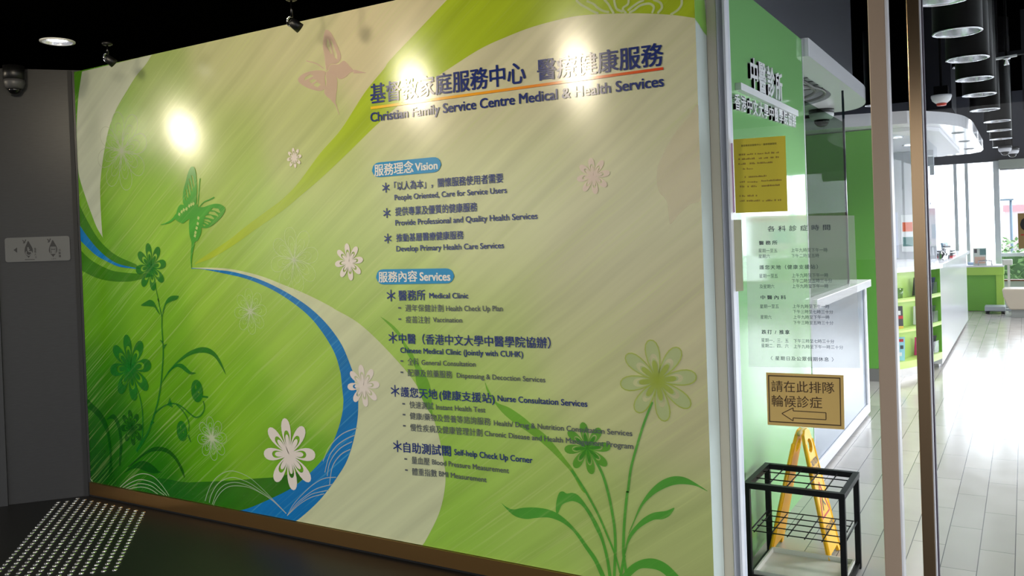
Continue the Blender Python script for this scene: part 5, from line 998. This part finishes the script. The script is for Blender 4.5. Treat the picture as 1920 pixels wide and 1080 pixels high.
# ---- outside the far windows
hd = MB(); random.seed(3)
for k in range(2000):
    x = random.uniform(-.5, 3.2); y = random.uniform(21.6, 22.5); z = random.uniform(0, 1.22)*(1-.08*math.sin(x*5)); s_ = random.uniform(.05, .1)
    a, b = random.uniform(0, 6.3), random.uniform(-1, 1); d1 = Vector((math.cos(a), math.sin(a), b)).normalized(); d2 = d1.cross(Vector((random.random()-.5, random.random()-.5, 1))).normalized(); c_ = Vector((x, y, z))
    hd.add([c_-d1*s_, c_-d2*s_*.5, c_+d1*s_, c_+d2*s_*.5], [(0,1,2,3)])
ho = thing('hedge', (.8, 22, -.05), 'clipped green hedge outside the right far window', 'hedge')
hd.done('foliage', mat('hedge_leaf', (128,164,104), .6), ho); MB().box(-.5, 3.2, 21.85, 22.3, -.049, .95).done('hedge_core', mat('hedge_inner', (84,116,70), .9), ho)
lp = (-0.2941,26,2.2227); st = thing('street_lamp', (lp[0], 26, -.05), 'tall grey street lamp outside the right far window', 'lamp')
MB().tube([(lp[0],26,-.049),(lp[0],26,lp[2])], .035, 10).done('lamp_post', mat('lamp_post_grey', (110,130,146), .5), st); MB().box(lp[0]-.34, lp[0]+.07, 25.93, 26.07, lp[2]+.001, lp[2]+.05).done('lamp_arm', MATS['lamp_post_grey'], st)
bd_ = thing('building', (5, 60, -.05), 'pale low building far outside the right window', 'building')
MB().box(-1, 14, 59.5, 64, -.049, 2.3).done('wall', mat('pale_pink_render', (206,190,192), .8), bd_); MB().box(-1.1, 14.1, 59.4, 64.1, 2.301, 2.7).done('roof', mat('pale_red_tile', (206,150,156), .8), bd_)
for k in range(6): MB().box(-.2+k*2.3, .9+k*2.3, 59.44, 59.49, .8, 1.7).done('window', mat('far_window', (120,140,150), .2), bd_)

# ================================================================ CLINIC CEILING
tube_b = mat('black_tube', (9,9,11), .45, spec=.12)
def tube_light(c, r, top, label, lit=True):
    x, y, z = c; t = thing('tube_downlight', (x,y,z), label, 'downlight', 'black tube downlights under the clinic ceiling')
    MB().lathe(c, [(r,.004),(r,top-z),(r*.98,top-z)], 36).done('housing', tube_b, t) if False else MB().lathe(c, [(r*.955,.006),(r,.006),(r,top-z)], 40, caps=False).done('housing', tube_b, t)
    MB().lathe(c, [(r*.9,.004),(r*1.01,.004),(r*1.01,-.004),(r*.9,-.004),(r*.9,.004)], 40, caps=False).done('rim', chrome, t)
    MB().lathe(c, [(r*.9,.0),(r*.85,.06),(r*.72,.12),(r*.5,.16)], 36, caps=False).done('reflector', refl_m, t)
    MB().lathe((x,y,z+.13), [(.0005,0),(r*.5,0),(r*.5,.03)], 28).done('lamp', lamp_w if lit else lamp_off, t)
    return t
ords = ['first', 'second', 'third', 'fourth', 'fifth', 'sixth', 'seventh', 'eighth', 'ninth']
for i, (x, y) in enumerate(((-.36,5.42), (-.35,6.42), (-.345,7.50), (-.345,8.58), (-.35,9.66), (-.35,11.0), (-.26,12.35), (-.265,13.6), (-.275,15.0), (-.28,16.6))):
    if i == 0: lb = 'black tube downlight cut by the top edge beside the brown door post'
    else: lb = 'black tube downlight, '+ords[i-1]+' whole one over the aisle'
    t = tube_light((x, y, 2.925), .15, 4.2, lb)
    spot_light('tube_lamp', (x, y, 2.905), (x, y, 0), TUBE_W, 125, (1,.97,.93), None, .1)
tube_light((-.478,10.35,3.33), .15, 4.2, 'unlit black tube downlight set higher behind the second lit one', False)
tube_light((-.30,16.9,3.25), .12, 4.2, 'unlit black tube downlight set higher behind the far end of the row', False)
tube_light((-1.5993,12,3.2359), .15, 4.2, 'black tube downlight low between the two white canopies')
for x, y in ((1.4,6.4), (1.4,9.2), (1.4,11.3), (1.4,15.0)):  # extra row out of view, added to light the clinic
    spot_light('tube_lamp', (x, y, 2.9), (x, y, 0), TUBE_W, 125, (1,.97,.93), None, .1); tube_light((x, y, 2.925), .15, 4.2, 'added unseen black tube downlight in a right hand row')
sb = thing('fire_beacon', (-.64, 9.0, 4.2), 'white dome fire beacon with red flasher on a black pole over the reception canopy', 'beacon')
MB().tube([(-.64,9.0,4.199),(-.64,9.0,2.95)], .012, 10).done('pole', m_void, sb); MB().box(-.70,-.58,8.94,9.06,2.87,2.949).done('junction_box', m_void, sb)
MB().lathe((-.64,9.0,2.869), [(.088,0),(.09,-.015),(.078,-.05),(.05,-.075)], 28).done('dome', white, sb); MB().lathe((-.64,9.0,2.792), [(.045,0),(.04,-.02)], 20).done('flasher', mat('beacon_red', (214,70,50), .3), sb)
for c, lb in (((-0.234,15.6,2.8732), 'white dome camera at the far end of the downlight row, left one of the pair'), ((-0.1367,16,2.861), 'white dome camera at the far end of the downlight row, right one of the pair')):
    dome_camera('dome_camera', c, .085, lb, white, 'white dome cameras beyond the downlights', mount=.04)
    tag(MB().tube([(c[0],c[1],c[2]+.0005),(c[0],c[1],4.199)], .012, 8).done('hanging_rod', m_void), 'thin black rod holding the '+('left' if lb.endswith('left one of the pair') else 'right')+' white dome camera', 'rod')
sp_ = (-0.0909,8,2.9721); t = thing('sprinkler', (sp_[0], 8, 4.2), 'small chrome sprinkler with wings hanging under the black ceiling at the right', 'sprinkler')
MB().tube([(sp_[0],8,4.199),(sp_[0],8,sp_[2]+.02)], .01, 8).done('drop_pipe', m_void, t); MB().lathe((sp_[0],8,sp_[2]), [(.03,.004),(.03,-.004),(.008,-.01),(.02,-.05)], 16).done('sprinkler_head', chrome, t); MB().obox((sp_[0],8,sp_[2]+.012), (1,.1,.08), (0,1,0), (0,0,1), .075, .02, .007).done('shield', white, t)
# services hidden in the dark: ducts and channel bars
dm_ = mat('dark_duct', (30,33,40), .5)
for i, (x0_, x1_, y_, z_, lb) in enumerate(((-1.1,4.0,5.85,3.5,'dark channel bar across the black ceiling, nearest'), (-1.1,4.0,7.0,3.7,'dark channel bar across the black ceiling in front of the beacon'), (-1.1,4.0,11.6,3.6,'dark channel bar across the black ceiling, farthest'))):
    tag(MB().box(x0_, x1_, y_, y_+.06, z_, z_+.05).done('channel_bar', dm_), lb, 'bar', 'channel bars under the clinic ceiling')
tag(MB().box(-1.1, -.66, 10.7, 11.5, 2.95, 4.19).done('duct_box', mat('duct_grey', (44,46,56), .6)), 'dark grey boxed duct above the reception canopy behind the beacon', 'duct')
structure('wall_drop', MB().box(.02, 4.2, 12.0, 12.1, 3.0, 4.2), mat('dark_bulkhead', (34,36,42), .7))

# ================================================================ LOBBY LAMPS
for (x, y, lb) in ((-7.08,1.40,'end'), (-3.93,1.78,'middle'), (-2.68,1.52,'near')):
    downlight(x, y, ZT, .09, 'warm lobby ceiling downlight away from the mural, '+{'end':'the one by the side wall','middle':'the middle one','near':'the one by the entrance'}[lb], lamp_on, drop=.075)
    l = bpy.data.lights.new('downlight_bulb', 'POINT'); l.energy = BULB_W; l.color = (1,.87,.64); l.shadow_soft_size = .10
    o = bpy.data.objects.new('downlight_bulb', l); COL.objects.link(o); o.location = (x, y, ZT-.075)
spot_light('downlight_lamp', (d0[0], d0[1], ZT-.012), (d0[0]+.1, d0[1]-.25, 0), 40, 95, (1,.97,.92), None, .05)
